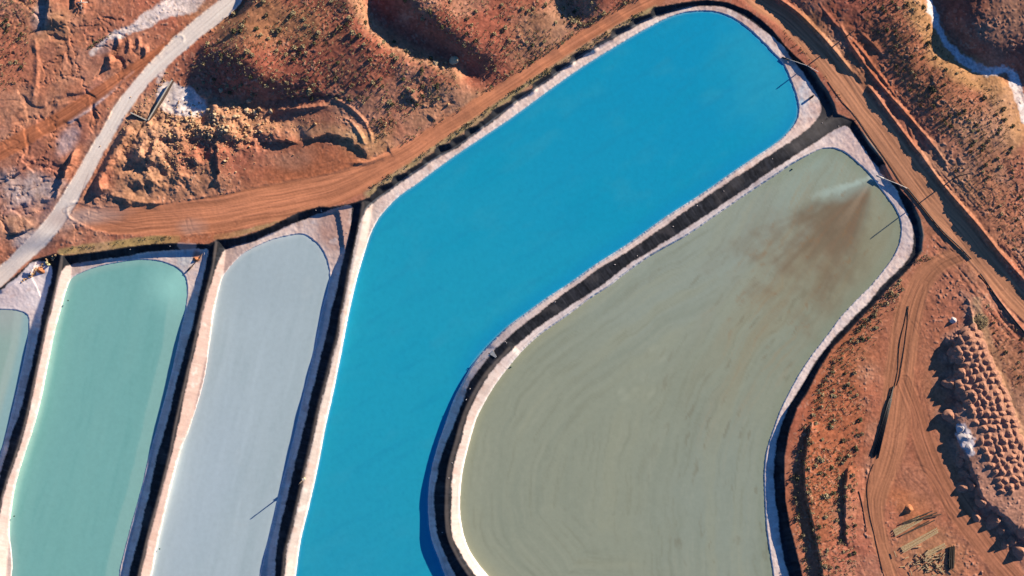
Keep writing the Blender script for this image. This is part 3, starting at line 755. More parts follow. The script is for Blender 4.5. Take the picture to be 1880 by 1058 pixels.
# the thin white lip at the water, and ribs across the banks
lip = sst(3.4, 1.0, dw + 1.6 * NF + 0.9 * NB)
paint(0.7 * lip, (0.82, 0.79, 0.76))
ribt = vnoise(np.where(rim_d < dbest, rim_t, tbest) / 2.4, dw / 22.0, 712) + 0.6 * vnoise(np.where(rim_d < dbest, rim_t, tbest) / 7.0, dw / 16.0, 713)
C *= (1 + 0.09 * ribt)[..., None]
tb_ = np.where(rim_d < dbest, rim_t, tbest)
paint(0.5 * sst(0.25, 0.75, vnoise(tb_ / 8.0, ds_in / 30.0, 717) * 0.7 + 0.5 * fbm(U, V, 12, 3, 718)) * sst(-16, -2, ds_in), (0.44, 0.29, 0.23))
paint(0.4 * sst(0.25, 0.7, fbm(U, V, 13, 4, 714)), (0.58, 0.40, 0.33))
paint(0.35 * sst(0.3, 0.7, fbm(U, V, 17, 4, 715)), (0.82, 0.77, 0.73))
rib = vnoise(U / 2.2 + 0.35 * V, V / 2.2 - 0.35 * U, 590)
C *= (1 + 0.04 * rib + 0.05 * N6 + 0.04 * NF)[..., None]
dl = sst(1.1, 0.3, np.abs(dw - 6.5 + 2.0 * fbm(U, V, 60, 2, 592)))
paint(0.35 * dl * (NB > -0.1), (0.36, 0.30, 0.29))
sal = C.copy()
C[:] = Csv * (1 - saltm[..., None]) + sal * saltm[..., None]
inC = sst(1.0, -1.0, comp + 0.8 * NB + 1.0 * NF)[..., None]
C[:] = Cg * (1 - inC) + C * inC
C *= np.array((1.0, 1.0, 1.03), np.float32)       # white balance of the soils under the warm low sun
C = np.clip(C, 0.012, 0.86)

# ------------------------------------------------------------------ materials
def new_mat(name):
    m_ = bpy.data.materials.new(name)
    m_.use_nodes = True
    nt = m_.node_tree
    return m_, nt, nt.nodes["Principled BSDF"]


def terrain_mat(name, rough, amt, bump, s1=1.6, s2=7.0, spec=0.12):
    m_, nt, p = new_mat(name)
    at = nt.nodes.new("ShaderNodeAttribute")
    at.attribute_name = "albedo"
    geo = nt.nodes.new("ShaderNodeNewGeometry")
    n1 = nt.nodes.new("ShaderNodeTexNoise")
    n1.inputs["Scale"].default_value = s1
    n1.inputs["Detail"].default_value = 5
    n2 = nt.nodes.new("ShaderNodeTexNoise")
    n2.inputs["Scale"].default_value = s2
    n2.inputs["Detail"].default_value = 3
    nt.links.new(geo.outputs["Position"], n1.inputs["Vector"])
    nt.links.new(geo.outputs["Position"], n2.inputs["Vector"])
    mr = nt.nodes.new("ShaderNodeMapRange")
    mr.inputs["From Min"].default_value = 0.25
    mr.inputs["From Max"].default_value = 0.75
    mr.inputs["To Min"].default_value = 1 - amt
    mr.inputs["To Max"].default_value = 1 + amt
    nt.links.new(n1.outputs["Fac"], mr.inputs["Value"])
    mx = nt.nodes.new("ShaderNodeVectorMath")
    mx.operation = 'SCALE'
    nt.links.new(at.outputs["Color"], mx.inputs[0])
    nt.links.new(mr.outputs[0], mx.inputs["Scale"])
    nt.links.new(mx.outputs[0], p.inputs["Base Color"])
    p.inputs["Roughness"].default_value = rough
    p.inputs["Specular IOR Level"].default_value = spec
    bp = nt.nodes.new("ShaderNodeBump")
    bp.inputs["Strength"].default_value = 1.0
    bp.inputs["Distance"].default_value = bump
    nt.links.new(n2.outputs["Fac"], bp.inputs["Height"])
    nt.links.new(bp.outputs[0], p.inputs["Normal"])
    return m_


MAT_SOIL = terrain_mat("desert_soil", 0.95, 0.16, 0.03, 1.3, 3.0)
MAT_ROAD = terrain_mat("packed_dirt", 0.95, 0.07, 0.012, 1.6, 4.0)
MAT_SALT = terrain_mat("salt_crust", 0.85, 0.07, 0.012, 1.8, 4.0)
MAT_LINER = terrain_mat("black_liner", 0.8, 0.15, 0.008, 0.6, 3.0, 0.03)


def plain_mat(name, col, rough=0.8, var=0.2, scale=4.0, metal=0.0):
    m_, nt, p = new_mat(name)
    geo = nt.nodes.new("ShaderNodeNewGeometry")
    n1 = nt.nodes.new("ShaderNodeTexNoise")
    n1.inputs["Scale"].default_value = scale
    n1.inputs["Detail"].default_value = 4
    nt.links.new(geo.outputs["Position"], n1.inputs["Vector"])
    r = nt.nodes.new("ShaderNodeValToRGB")
    r.color_ramp.elements[0].position = 0.3
    r.color_ramp.elements[1].position = 0.7
    r.color_ramp.elements[0].color = tuple(c * (1 - var) for c in col) + (1,)
    r.color_ramp.elements[1].color = tuple(min(0.9, c * (1 + var)) for c in col) + (1,)
    nt.links.new(n1.outputs["Fac"], r.inputs["Fac"])
    nt.links.new(r.outputs[0], p.inputs["Base Color"])
    p.inputs["Roughness"].default_value = rough
    p.inputs["Metallic"].default_value = metal
    p.inputs["Specular IOR Level"].default_value = 0.25
    return m_


# ------------------------------------------------------------------ objects: tagging and mesh building
def tag(o, label=None, cat=None, group=None, kind=None):
    if label:
        o["label"] = label
    if cat:
        o["category"] = cat
    if group:
        o["group"] = group
    if kind:
        o["kind"] = kind
    return o


def raw_mesh(name, verts, faces, mat, parent=None, smooth=False, loc=None):
    me = bpy.data.meshes.new(name)
    me.from_pydata([tuple(v) for v in verts], [], [tuple(f) for f in faces])
    me.materials.append(mat)
    if smooth:
        me.polygons.foreach_set("use_smooth", [True] * len(me.polygons))
    me.update()
    o = bpy.data.objects.new(name, me)
    COL.objects.link(o)
    if parent is not None:
        o.parent = parent
    if loc is not None:
        o.location = loc
    return o


def empty(name, loc, rz=0.0):
    o = bpy.data.objects.new(name, None)
    o.location = loc
    o.rotation_euler = (0, 0, rz)
    o.empty_display_size = 0.5
    COL.objects.link(o)
    return o


def grid_mesh(name, X, Y, Zz, cols, fmask, mat):
    """quads of a lattice where fmask is set, as one mesh with an albedo attribute"""
    ny, nx = X.shape
    jj, ii = np.nonzero(fmask)
    base = jj * nx + ii
    quads = np.stack([base, base + nx, base + nx + 1, base + 1], axis=1)   # image v runs down: counter-clockwise seen from above
    used, inv = np.unique(quads, return_inverse=True)
    inv = inv.reshape(-1).astype(np.int32)
    co = np.stack([X.ravel()[used], Y.ravel()[used], Zz.ravel()[used]], axis=1).astype(np.float32)
    me = bpy.data.meshes.new(name)
    nf = len(quads)
    me.vertices.add(len(used))
    me.vertices.foreach_set("co", co.ravel())
    me.loops.add(nf * 4)
    me.loops.foreach_set("vertex_index", inv)
    me.polygons.add(nf)
    me.polygons.foreach_set("loop_start", np.arange(0, nf * 4, 4, dtype=np.int32))
    me.polygons.foreach_set("loop_total", np.full(nf, 4, np.int32))
    me.update(calc_edges=True)
    at = me.attributes.new("albedo", 'FLOAT_COLOR', 'POINT')
    ca = np.ones((len(used), 4), np.float32)
    ca[:, :3] = cols.reshape(-1, 3)[used]
    at.data.foreach_set("color", ca.ravel())
    me.materials.append(mat)
    o = bpy.data.objects.new(name, me)
    COL.objects.link(o)
    return o


SC = M * (H - Z) / H
X = (U - CX) * SC
Y = (CY - V) * SC

# category of every face
cat = np.zeros((NY - 1, NX - 1), np.int16)          # 0 ground


def fc(a_):
    return a_[:-1, :-1]


for i_, k_ in enumerate(("loop_track", "track", "perimeter_road", "dirt_road", "red_side_road", "white_road")):
    cat[fc(ROADS[k_][0]) > 0.5] = 1 + i_
hillm = np.zeros_like(cat)
h1 = inside([(340, 120), (330, 178), (420, 182), (520, 176), (640, 178), (740, 196), (850, 165), (850, 124), (765, 84), (700, 36), (668, -165), (470, -165), (432, 10), (380, 70)])
h2 = inside([(668, -165), (700, 36), (765, 84), (850, 124), (905, 158), (985, 120), (1060, 70), (1180, 5), (1240, -60), (1240, -165)])
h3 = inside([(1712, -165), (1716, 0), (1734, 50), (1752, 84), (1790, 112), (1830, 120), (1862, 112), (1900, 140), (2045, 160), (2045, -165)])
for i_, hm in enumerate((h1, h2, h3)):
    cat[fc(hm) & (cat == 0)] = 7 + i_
inc = fc(in_complex)
cat[inc] = 20 + fc(dike_id)[inc]
sm_ = fc(saltm) > 0.5
cat[inc & sm_] = 40 + fc(owner)[inc & sm_]
cat[fc(dw) < -7] = -1

def structure(name, c_, mat, label, category):
    o = grid_mesh(name, X, Y, Z, C, cat == c_, mat)
    return tag(o, label, category, None, 'structure')


ground = structure("ground", 0, MAT_SOIL, "red and ochre desert ground of gullies, spoil and scrub around the ponds", "ground")
structure("path", 1, MAT_ROAD, "faint dirt loop running past the foot of the mound field", "track")
structure("path", 2, MAT_ROAD, "wide worn vehicle track through the storage yard at lower right", "track")
structure("road", 3, MAT_ROAD, "tan perimeter road curving round the right side of the ponds", "road")
structure("road", 4, MAT_ROAD, "reddish dirt road climbing beside the bright blue pond", "road")
structure("road", 5, MAT_ROAD, "narrow red side road forking off the white road at left", "road")
structure("road", 6, MAT_ROAD, "pale white haul road crossing the upper left corner", "road")
structure("hill", 7, MAT_SOIL, "broad scrub dotted red hill above the boulder heap", "hill")
structure("hill", 8, MAT_SOIL, "scrubby hill beyond the dark ravine at the top middle", "hill")
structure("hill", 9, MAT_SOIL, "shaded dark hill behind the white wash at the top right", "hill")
DL = ["narrow black lined dike between the pale west pond and the green pond", "black lined dike between the green pond and the pale grey pond",
      "black lined dike between the pale grey pond and the bright blue pond", "straight black topped dike between the blue pond and the olive pond",
      "curving lower part of the black dike between the blue and olive ponds", "black lined bank with scalloped outer edge around the bright blue pond",
      "dark lined outer bank along the right side of the olive pond", "black lined bank at the head of the pale grey pond",
      "black lined bank at the head of the green pond", "dark lined bank at the corner of the pale west pond"]
for i_ in range(10):
    if (cat == 20 + i_).any():
        structure("embankment", 20 + i_, MAT_LINER, DL[i_], "embankment")
SL = ["pinkish white salt crust rimming the bright blue pond", "pale pink salt crust rimming the olive pond", "pink salt crust rimming the pale grey pond",
      "pinkish salt crust rimming the green pond", "lilac salt flat at the head of the pale west pond"]
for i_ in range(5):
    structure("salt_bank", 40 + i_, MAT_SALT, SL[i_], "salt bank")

# the land goes on beyond the modelled sheet
per = []
for i_ in range(0, NX, 4):
    per.append((0, i_))
per.append((0, NX - 1))
for j_ in range(4, NY, 4):
    per.append((j_, NX - 1))
per.append((NY - 1, NX - 1))
for i_ in range(NX - 5, -1, -4):
    per.append((NY - 1, i_))
for j_ in range(NY - 5, 0, -4):
    per.append((j_, 0))
pv = [(X[j_, i_], Y[j_, i_], Z[j_, i_]) for j_, i_ in per]
n_ = len(pv)
rv_ = pv + [(x * 1.6, y * 1.6, z * 0.6 - 0.2) for x, y, z in pv] + [(x * 14, y * 14, -3) for x, y, z in pv]
rf = []
for k_ in range(n_):
    for L_ in (0, 1):
        rf.append((L_ * n_ + k_, L_ * n_ + (k_ + 1) % n_, (L_ + 1) * n_ + (k_ + 1) % n_, (L_ + 1) * n_ + k_))
MAT_FAR = plain_mat("desert_soil_beyond", (0.42, 0.17, 0.09), 0.95, 0.3, 0.05)
tag(raw_mesh("terrain", rv_, rf, MAT_FAR), "open red desert reaching away beyond the ponds", "terrain", None, 'structure')

# ------------------------------------------------------------------ water
def water_mat(name, amt, s1, rough):
    m_, nt, p = new_mat(name)
    at = nt.nodes.new("ShaderNodeAttribute")
    at.attribute_name = "albedo"
    geo = nt.nodes.new("ShaderNodeNewGeometry")
    n1 = nt.nodes.new("ShaderNodeTexNoise")
    n1.inputs["Scale"].default_value = s1
    n1.inputs["Detail"].default_value = 6
    n1.inputs["Roughness"].default_value = 0.65
    nt.links.new(geo.outputs["Position"], n1.inputs["Vector"])
    mr = nt.nodes.new("ShaderNodeMapRange")
    mr.inputs["From Min"].default_value = 0.25
    mr.inputs["From Max"].default_value = 0.75
    mr.inputs["To Min"].default_value = 1 - amt
    mr.inputs["To Max"].default_value = 1 + amt
    nt.links.new(n1.outputs["Fac"], mr.inputs["Value"])
    mx = nt.nodes.new("ShaderNodeVectorMath")
    mx.operation = 'SCALE'
    nt.links.new(at.outputs["Color"], mx.inputs[0])
    nt.links.new(mr.outputs[0], mx.inputs["Scale"])
    nt.links.new(mx.outputs[0], p.inputs["Base Color"])
    p.inputs["Roughness"].default_value = rough
    p.inputs["IOR"].default_value = 1.33
    n2 = nt.nodes.new("ShaderNodeTexNoise")
    n2.inputs["Scale"].default_value = 0.9
    n2.inputs["Detail"].default_value = 4
    nt.links.new(geo.outputs["Position"], n2.inputs["Vector"])
    bp = nt.nodes.new("ShaderNodeBump")
    bp.inputs["Strength"].default_value = 0.5
    bp.inputs["Distance"].default_value = 0.02
    nt.links.new(n2.outputs["Fac"], bp.inputs["Height"])
    nt.links.new(bp.outputs[0], p.inputs["Normal"])
    return m_


MAT_WATER = water_mat("brine", 0.05, 0.55, 0.25)
W = np.zeros_like(C)


def wpaint(mask, col):
    m_ = np.clip(mask, 0, 1)[..., None]
    W[:] = W * (1 - m_) + np.array(col, np.float32) * m_


def water(nm, label):
    p_ = ponds[nm]
    k_ = 2
    uu, vv = U[::k_, ::k_], V[::k_, ::k_]
    s_ = M * (H - p_['z']) / H
    d_ = p_['w'][::k_, ::k_]
    fm = (d_[:-1, :-1] < 7)
    o = grid_mesh("pond_water", (uu - CX) * s_, (CY - vv) * s_, np.full_like(uu, p_['z']), W[::k_, ::k_] * np.array((1.0, 1.05, 1.05), np.float32), fm, MAT_WATER)
    tag(o, label, "pond", None, 'structure')


# bright blue
W[:] = (0.016, 0.335, 0.485)
bu, bv_ = U * 0.85 - V * 0.53, V * 0.85 + U * 0.53
wpaint(sst(200, 1300, U - 0.7 * V + 80 * NL), (0.006, 0.295, 0.50))
wpaint(0.6 * sst(700, 1150, V) * sst(900, 600, U), (0.026, 0.30, 0.445))
wpaint(0.5 * sst(-0.1, 0.7, fbm(bu, bv_ * 2.2, 150, 4, 600)), (0.006, 0.31, 0.48))
wpaint(0.5 * blob(1400, 150, 60, 90, -20, 0.9, 0.5), (0.03, 0.36, 0.50))
wpaint(0.35 * sst(0.0, 0.7, fbm(bu, bv_ * 2.0, 60, 4, 605)), (0.03, 0.33, 0.475))
wpaint(0.25 * sst(0.1, 0.7, fbm(bu * 0.25, bv_ * 2.0, 24, 4, 606)), (0.012, 0.25, 0.42))
wpaint(0.18 * sst(0.1, 0.6, fbm(bu, bv_, 4.5, 3, 607)), (0.01, 0.24, 0.41))
wpaint(0.6 * sst(-36, -4, ponds['blue']['w']) * blob(1150, 440, 420, 60, -35, 0.4), (0.006, 0.26, 0.50))
wpaint(0.4 * sst(-14, -1, ponds['blue']['w']), (0.006, 0.26, 0.50))
wpaint(0.5 * sst(-3, 1, ponds['blue']['w']), (0.25, 0.50, 0.56))
water("blue", "vivid blue evaporation pond bent between the dirt road and the olive pond")
# olive
oe = pdist(cr(OLIVE_W, 4, True), 330, True)
od, ot = oe[0], oe[1]
wob = 14 * NL + 6 * NB
# sweeping strokes that follow the shore in the west and run down the axis in the east
fl = pdist(cr([(1600, 320), (1540, 450), (1460, 580), (1370, 700), (1310, 850), (1300, 1000), (1320, 1180)], 6), 420)
ax = fl[2] + wob
ar = sst(1330, 1180, U + 0.25 * (V - 700) + 40 * NL) * sst(250, 120, od + 40 * NB)
fine = (1 - ar) * fbm(ax, fl[1] * 0.07, 7, 4, 610, 0.6) + ar * fbm(od * 1.0 + 0.6 * wob, ot * 0.05, 7, 4, 611, 0.6)
mid = (1 - ar) * fbm(ax, fl[1] * 0.09, 26, 3, 620) + ar * fbm(od + wob, ot * 0.08, 24, 3, 621)
s1 = fbm(ax, fl[1] * 0.12, 15, 4, 612, 0.6)
W[:] = (0.29, 0.312, 0.235)
wpaint(0.7 * blob(1330, 420, 300, 130, -35, 0.6, 0.2), (0.30, 0.345, 0.295))
wpaint(0.45 * blob(1330, 940, 110, 170, 0, 0.7, 0.3), (0.265, 0.315, 0.275))
wpaint(0.8 * sst(150, 10, np.hypot(U - 1520, V - 300) + 20 * NB), (0.30, 0.375, 0.31))
wpaint(0.40 * sst(0.0, 0.6, mid), (0.32, 0.33, 0.235))
wpaint(0.40 * sst(0.0, 0.6, -mid), (0.235, 0.265, 0.205))
wpaint(0.24 * sst(0.05, 0.6, fine), (0.355, 0.365, 0.275))
wpaint(0.28 * sst(0.1, 0.6, -fine), (0.205, 0.21, 0.145))
bz = blob(1490, 480, 260, 95, -58, 0.8, 0.25)
wpaint(0.38 * bz * sst(-0.5, 0.5, s1), (0.285, 0.205, 0.105))
wpaint(0.35 * bz * sst(0.1, 0.5, fine), (0.30, 0.20, 0.10))
wpaint(0.5 * blob(1560, 470, 70, 130, 40, 0.7, 0.2), (0.28, 0.255, 0.155))
# dark fresh plume below the jet of the outfall, feathering out into layered streaks
jx, jy = (U - 1604), (V - 326)
ang = np.degrees(np.arctan2(jy, -jx))
rad = np.hypot(jx, jy)
ray = vnoise(ang / 3.2 + 0.8 * NB, rad / 90.0, 630) + 0.6 * vnoise(ang / 1.3, rad / 45.0, 631)
blot = fbm(U * 0.8 + V * 0.6, (V * 0.8 - U * 0.6) * 1.8, 34, 4, 632)
fan = sst(14, 32, ang + 10 * NB) * sst(92, 56, ang + 8 * NB)
wpaint(0.8 * fan * sst(230, 40, rad + 34 * NB + 26 * ray + 45 * blot), (0.092, 0.075, 0.056))
wpaint(0.7 * fan * sst(330, 110, rad + 50 * NB + 40 * ray + 70 * blot), (0.215, 0.155, 0.095))
wpaint(0.75 * sst(36, 50, ang + 6 * NB) * sst(84, 55, ang) * sst(240, 60, rad + 25 * NB) * sst(-0.2, 0.7, ray + 0.3), (0.24, 0.145, 0.085))
wpaint(0.45 * sst(46, 54, ang) * sst(64, 57, ang) * sst(140, 40, rad + 15 * N6), (0.40, 0.29, 0.19))
jd, jt, js = pdist(cr([(1606, 322), (1575, 336), (1545, 346), (1512, 354), (1488, 362)], 5), 40)
jw = np.interp(jt, [0, 30, 70, 120], [3, 5, 7, 3])
wpaint(np.interp(jt, [0, 40, 90, 125], [0.95, 0.7, 0.45, 0.1]) * sst(4, -4, jd - jw + 3 * N6 + 6 * NB + 2 * NF), (0.46, 0.56, 0.49))
wpaint(0.5 * sst(30, 8, jd + 8 * NB) * sst(10, -4, js) * sst(130, 60, jt), (0.36, 0.46, 0.40))
wpaint(0.9 * blob(1604, 324, 10, 8, -20, 0.7, 0.4), (0.78, 0.82, 0.77))
for x, y, r in ((1196, 640, 6), (1182, 694, 6), (1166, 716, 6), (1196, 722, 8), (1150, 730, 7), (1140, 720, 5), (1216, 660, 5)):
    wpaint(0.22 * blob(x, y, r * 1.2, r * 0.75, -40, 0.9, 0.7), (0.43, 0.45, 0.34))
spot = sst(0.42, 0.7, fbm(ax, fl[1] * 0.45, 8, 3, 642)) * blob(1500, 480, 190, 110, -45, 0.6)
wpaint(0.5 * spot, (0.27, 0.165, 0.085))
dk = sst(0.40, 0.75, fbm(ax, fl[1] * 0.25, 9, 3, 640)) * sst(1080, 1300, U)
wpaint(0.4 * dk * sst(400, 520, V), (0.185, 0.16, 0.10))
wpaint(0.35 * sst(-22, -2, ponds['olive']['w']) * sst(1200, 1000, U), (0.35, 0.34, 0.215))
wpaint(0.4 * sst(-24, -2, ponds['olive']['w']) * sst(1300, 1500, U), (0.22, 0.26, 0.18))
water("olive", "murky olive green evaporation pond with a brown plume by its inlet")
# grey
W[:] = (0.405, 0.49, 0.525)
st_ = fbm((U * 0.97 + V * 0.24), (V * 0.97 - U * 0.24) * 0.16, 30, 4, 650)
wpaint(0.45 * sst(0.0, 0.6, st_), (0.44, 0.53, 0.575))
wpaint(0.4 * sst(0.05, 0.6, -st_), (0.35, 0.44, 0.47))
st2 = fbm((U * 0.97 + V * 0.24), (V * 0.97 - U * 0.24) * 0.10, 9, 4, 652)
wpaint(0.4 * sst(0.1, 0.6, st2), (0.46, 0.55, 0.59))
wpaint(0.3 * sst(0.2, 0.6, -st2), (0.33, 0.42, 0.45))
wpaint(0.35 * sst(0.35, 0.7, fbm(U, V, 40, 4, 653)), (0.45, 0.52, 0.54))
wpaint(0.6 * sst(480, 640, V) * 0 + 0.5 * blob(480, 520, 80, 60, 0, 0.7, 0.2), (0.36, 0.44, 0.475))
wpaint(0.45 * blob(365, 900, 60, 170, 16, 0.6, 0.2), (0.43, 0.52, 0.59))
wpaint(0.45 * sst(-9, 0, ponds['grey']['w']) * sst(520, 300, U - 0.28 * (1058 - V)), (0.60, 0.64, 0.64))
water("grey", "pale grey evaporation pond between the green pond and the blue pond")
# green
W[:] = (0.185, 0.42, 0.395)
st_ = fbm((U * 0.97 + V * 0.24), (V * 0.97 - U * 0.24) * 0.14, 26, 4, 660)
wpaint(0.35 * sst(0.05, 0.6, st_), (0.20, 0.43, 0.40))
wpaint(0.3 * sst(0.1, 0.6, -st_), (0.145, 0.37, 0.345))
st2 = fbm((U * 0.97 + V * 0.24), (V * 0.97 - U * 0.24) * 0.10, 8, 4, 662)
wpaint(0.3 * sst(0.15, 0.6, st2), (0.21, 0.45, 0.42))
wpaint(0.25 * sst(0.2, 0.6, -st2), (0.13, 0.35, 0.33))
wpaint(0.4 * blob(120, 1000, 40, 130, 14, 0.8, 0.4), (0.20, 0.44, 0.40))
bl = np.interp(V, [500, 535, 635, 737, 801, 890, 951, 1058, 1170], [318, 310, 296, 273, 258, 235, 217, 191.5, 160])
wpaint(0.75 * sst(-1.5, 2.5, U - bl + 3 * NB) * sst(500, 560, V), (0.265, 0.475, 0.435))
wpaint(0.95 * gauss(318, 530, 42, 36, 50) + 0.9 * gauss(332, 508, 12, 22, 20), (0.30, 0.60, 0.54))
wpaint(0.55 * sst(-16, 0, ponds['green']['w']) * sst(250, 60, U - 0.28 * (1058 - V) + 20), (0.32, 0.50, 0.46))
water("green", "milky green evaporation pond with a paler strip along its right side")
# west
W[:] = (0.30, 0.43, 0.38)
wpaint(0.8 * sst(640, 575, V + 8 * NB), (0.38, 0.42, 0.395))
wl = np.interp(V, [560, 632, 686, 742, 830], [36, 26, 12, -4, -26])
wpaint(0.5 * sst(-2, 4, U - wl + 8), (0.42, 0.52, 0.48))
wpaint(0.5 * sst(0, 14, U - wl - 2), (0.20, 0.42, 0.48))
water("west", "pale grey green pond cut off by the left edge of the view")

# ------------------------------------------------------------------ shapes for the small things
MAT_SAGE = plain_mat("sage_leaves", (0.155, 0.125, 0.07), 0.9, 0.35, 1.2)
MAT_DRY = plain_mat("dry_scrub", (0.34, 0.27, 0.15), 0.9, 0.3, 1.2)
MAT_GREEN = plain_mat("green_scrub", (0.085, 0.085, 0.042), 0.9, 0.35, 1.2)
MAT_ROCK = plain_mat("sandstone", (0.43, 0.275, 0.15), 0.9, 0.25, 1.5)
MAT_ROCKP = plain_mat("pale_sandstone", (0.52, 0.385, 0.235), 0.9, 0.2, 1.5)
MAT_MOUND = plain_mat("dumped_soil", (0.41, 0.205, 0.135), 0.95, 0.2, 1.4)
MAT_REDMOUND = plain_mat("red_soil", (0.46, 0.185, 0.085), 0.95, 0.2, 1.4)
MAT_SALTHEAP = plain_mat("white_salt", (0.56, 0.50, 0.485), 0.85, 0.15, 1.4)
MAT_BLACK = plain_mat("black_plastic", (0.022, 0.023, 0.026), 0.5, 0.3, 3.0)
MAT_PIPEW = plain_mat("weathered_white_pipe", (0.55, 0.52, 0.47), 0.6, 0.2, 3.0)
MAT_RUST = plain_mat("dark_rusty_steel", (0.085, 0.06, 0.05), 0.7, 0.35, 3.0)
MAT_TIMBER = plain_mat("bleached_timber", (0.47, 0.35, 0.20), 0.85, 0.25, 2.0)
MAT_TIMBERD = plain_mat("dark_timber", (0.075, 0.06, 0.045), 0.85, 0.3, 2.0)
MAT_CONC = plain_mat("pale_concrete", (0.50, 0.46, 0.38), 0.85, 0.15, 1.5)
MAT_POLE = plain_mat("weathered_pole", (0.16, 0.115, 0.085), 0.85, 0.3, 2.0)
MAT_YELLOW = plain_mat("pale_yellow_paint", (0.72, 0.66, 0.34), 0.6, 0.12, 2.0)
MAT_BUOY = plain_mat("dark_green_plastic", (0.03, 0.07, 0.055), 0.5, 0.2, 2.0)


def tube(path, r, n=8, cap=True, r_end=None):
    P = [Vector(p) for p in path]
    vs_, fs_ = [], []
    for i, p in enumerate(P):
        d = (P[min(i + 1, len(P) - 1)] - P[max(i - 1, 0)]).normalized()
        up = Vector((0, 0, 1)) if abs(d.z) < 0.9 else Vector((1, 0, 0))
        a_ = d.cross(up).normalized()
        b_ = a_.cross(d).normalized()
        rr = r if r_end is None else r + (r_end - r) * i / max(1, len(P) - 1)
        for k in range(n):
            t = 2 * math.pi * k / n
            vs_.append(p + a_ * (math.cos(t) * rr) + b_ * (math.sin(t) * rr))
    for i in range(len(P) - 1):
        for k in range(n):
            fs_.append((i * n + k, i * n + (k + 1) % n, (i + 1) * n + (k + 1) % n, (i + 1) * n + k))
    if cap:
        fs_.append(tuple(range(n - 1, -1, -1)))
        fs_.append(tuple((len(P) - 1) * n + k for k in range(n)))
    return vs_, fs_


def box(cx, cy, cz, sx, sy, sz, mat3=None, bev=0.0):
    vs_, fs_ = [], []
    bm = bmesh.new()
    bmesh.ops.create_cube(bm, size=1.0)
    for v_ in bm.verts:
        v_.co = Vector((v_.co.x * sx, v_.co.y * sy, v_.co.z * sz))
    if bev:
        bmesh.ops.bevel(bm, geom=bm.edges[:], offset=bev, segments=1, affect='EDGES')
    bm.verts.index_update()
    for v_ in bm.verts:
        c_ = v_.co.copy()
        if mat3 is not None:
            c_ = mat3 @ c_
        vs_.append(c_ + Vector((cx, cy, cz)))
    for f_ in bm.faces:
        fs_.append(tuple(v_.index for v_ in f_.verts))
    bm.free()
    return vs_, fs_


def join(*parts):
    vs_, fs_ = [], []
    for a_, b_ in parts:
        k = len(vs_)
        vs_ += list(a_)
        fs_ += [tuple(i + k for i in f) for f in b_]
    return vs_, fs_


def shrub_geo(r, h, n, rnd):
    vs_, fs_ = [], []
    for k in range(n):
        a_ = rnd.random() * 6.283
        e_ = math.asin(rnd.random() ** 0.8)
        rr = (0.45 + 0.55 * rnd.random())
        c_ = Vector((math.cos(a_) * math.cos(e_) * r * rr, math.sin(a_) * math.cos(e_) * r * rr, math.sin(e_) * h * rr + 0.05))
        s_ = r * (0.22 + 0.16 * rnd.random())
        rot = Euler((rnd.uniform(-1.0, 1.0), rnd.uniform(-1.0, 1.0), rnd.random() * 6.28)).to_matrix()
        q_ = [Vector((-s_, -0.5 * s_, 0)), Vector((0.2 * s_, -0.8 * s_, 0)), Vector((s_, 0.1 * s_, 0)), Vector((-0.1 * s_, 0.7 * s_, 0))]
        b_ = len(vs_)
        vs_ += [c_ + rot @ p for p in q_]
        fs_.append((b_, b_ + 1, b_ + 2, b_ + 3))
    for k in range(4):                   # a few stems down to the ground
        a_ = k * 1.6 + rnd.random()
        b_ = len(vs_)
        vs_ += [Vector((0.03, 0, -0.05)), Vector((-0.03, 0.02, -0.05)), Vector((math.cos(a_) * r * 0.6, math.sin(a_) * r * 0.6, h * 0.6))]
        fs_.append((b_, b_ + 1, b_ + 2))
    return vs_, fs_


_ico = bmesh.new()
bmesh.ops.create_icosphere(_ico, subdivisions=2, radius=1.0)
_ico.verts.index_update()
ICO_V = [v_.co.copy() for v_ in _ico.verts]
ICO_F = [tuple(v_.index for v_ in f_.verts) for f_ in _ico.faces]
_ico.free()


def rock_geo(rnd, flat=0.75):
    pl = []
    for k in range(9):
        d = Vector((rnd.gauss(0, 1), rnd.gauss(0, 1), rnd.gauss(0, 0.8))).normalized()
        pl.append((d, rnd.uniform(0.45, 0.8)))
    sx, sy, sz = rnd.uniform(0.8, 1.2), rnd.uniform(0.7, 1.0), flat * rnd.uniform(0.8, 1.15)
    out = []
    for v_ in ICO_V:
        c_ = v_.copy()
        for d, k in pl:
            t = c_.dot(d)
            if t > k:
                c_ -= d * (t - k)
        out.append(Vector((c_.x * sx, c_.y * sy, c_.z * sz)))
    return out, list(ICO_F)


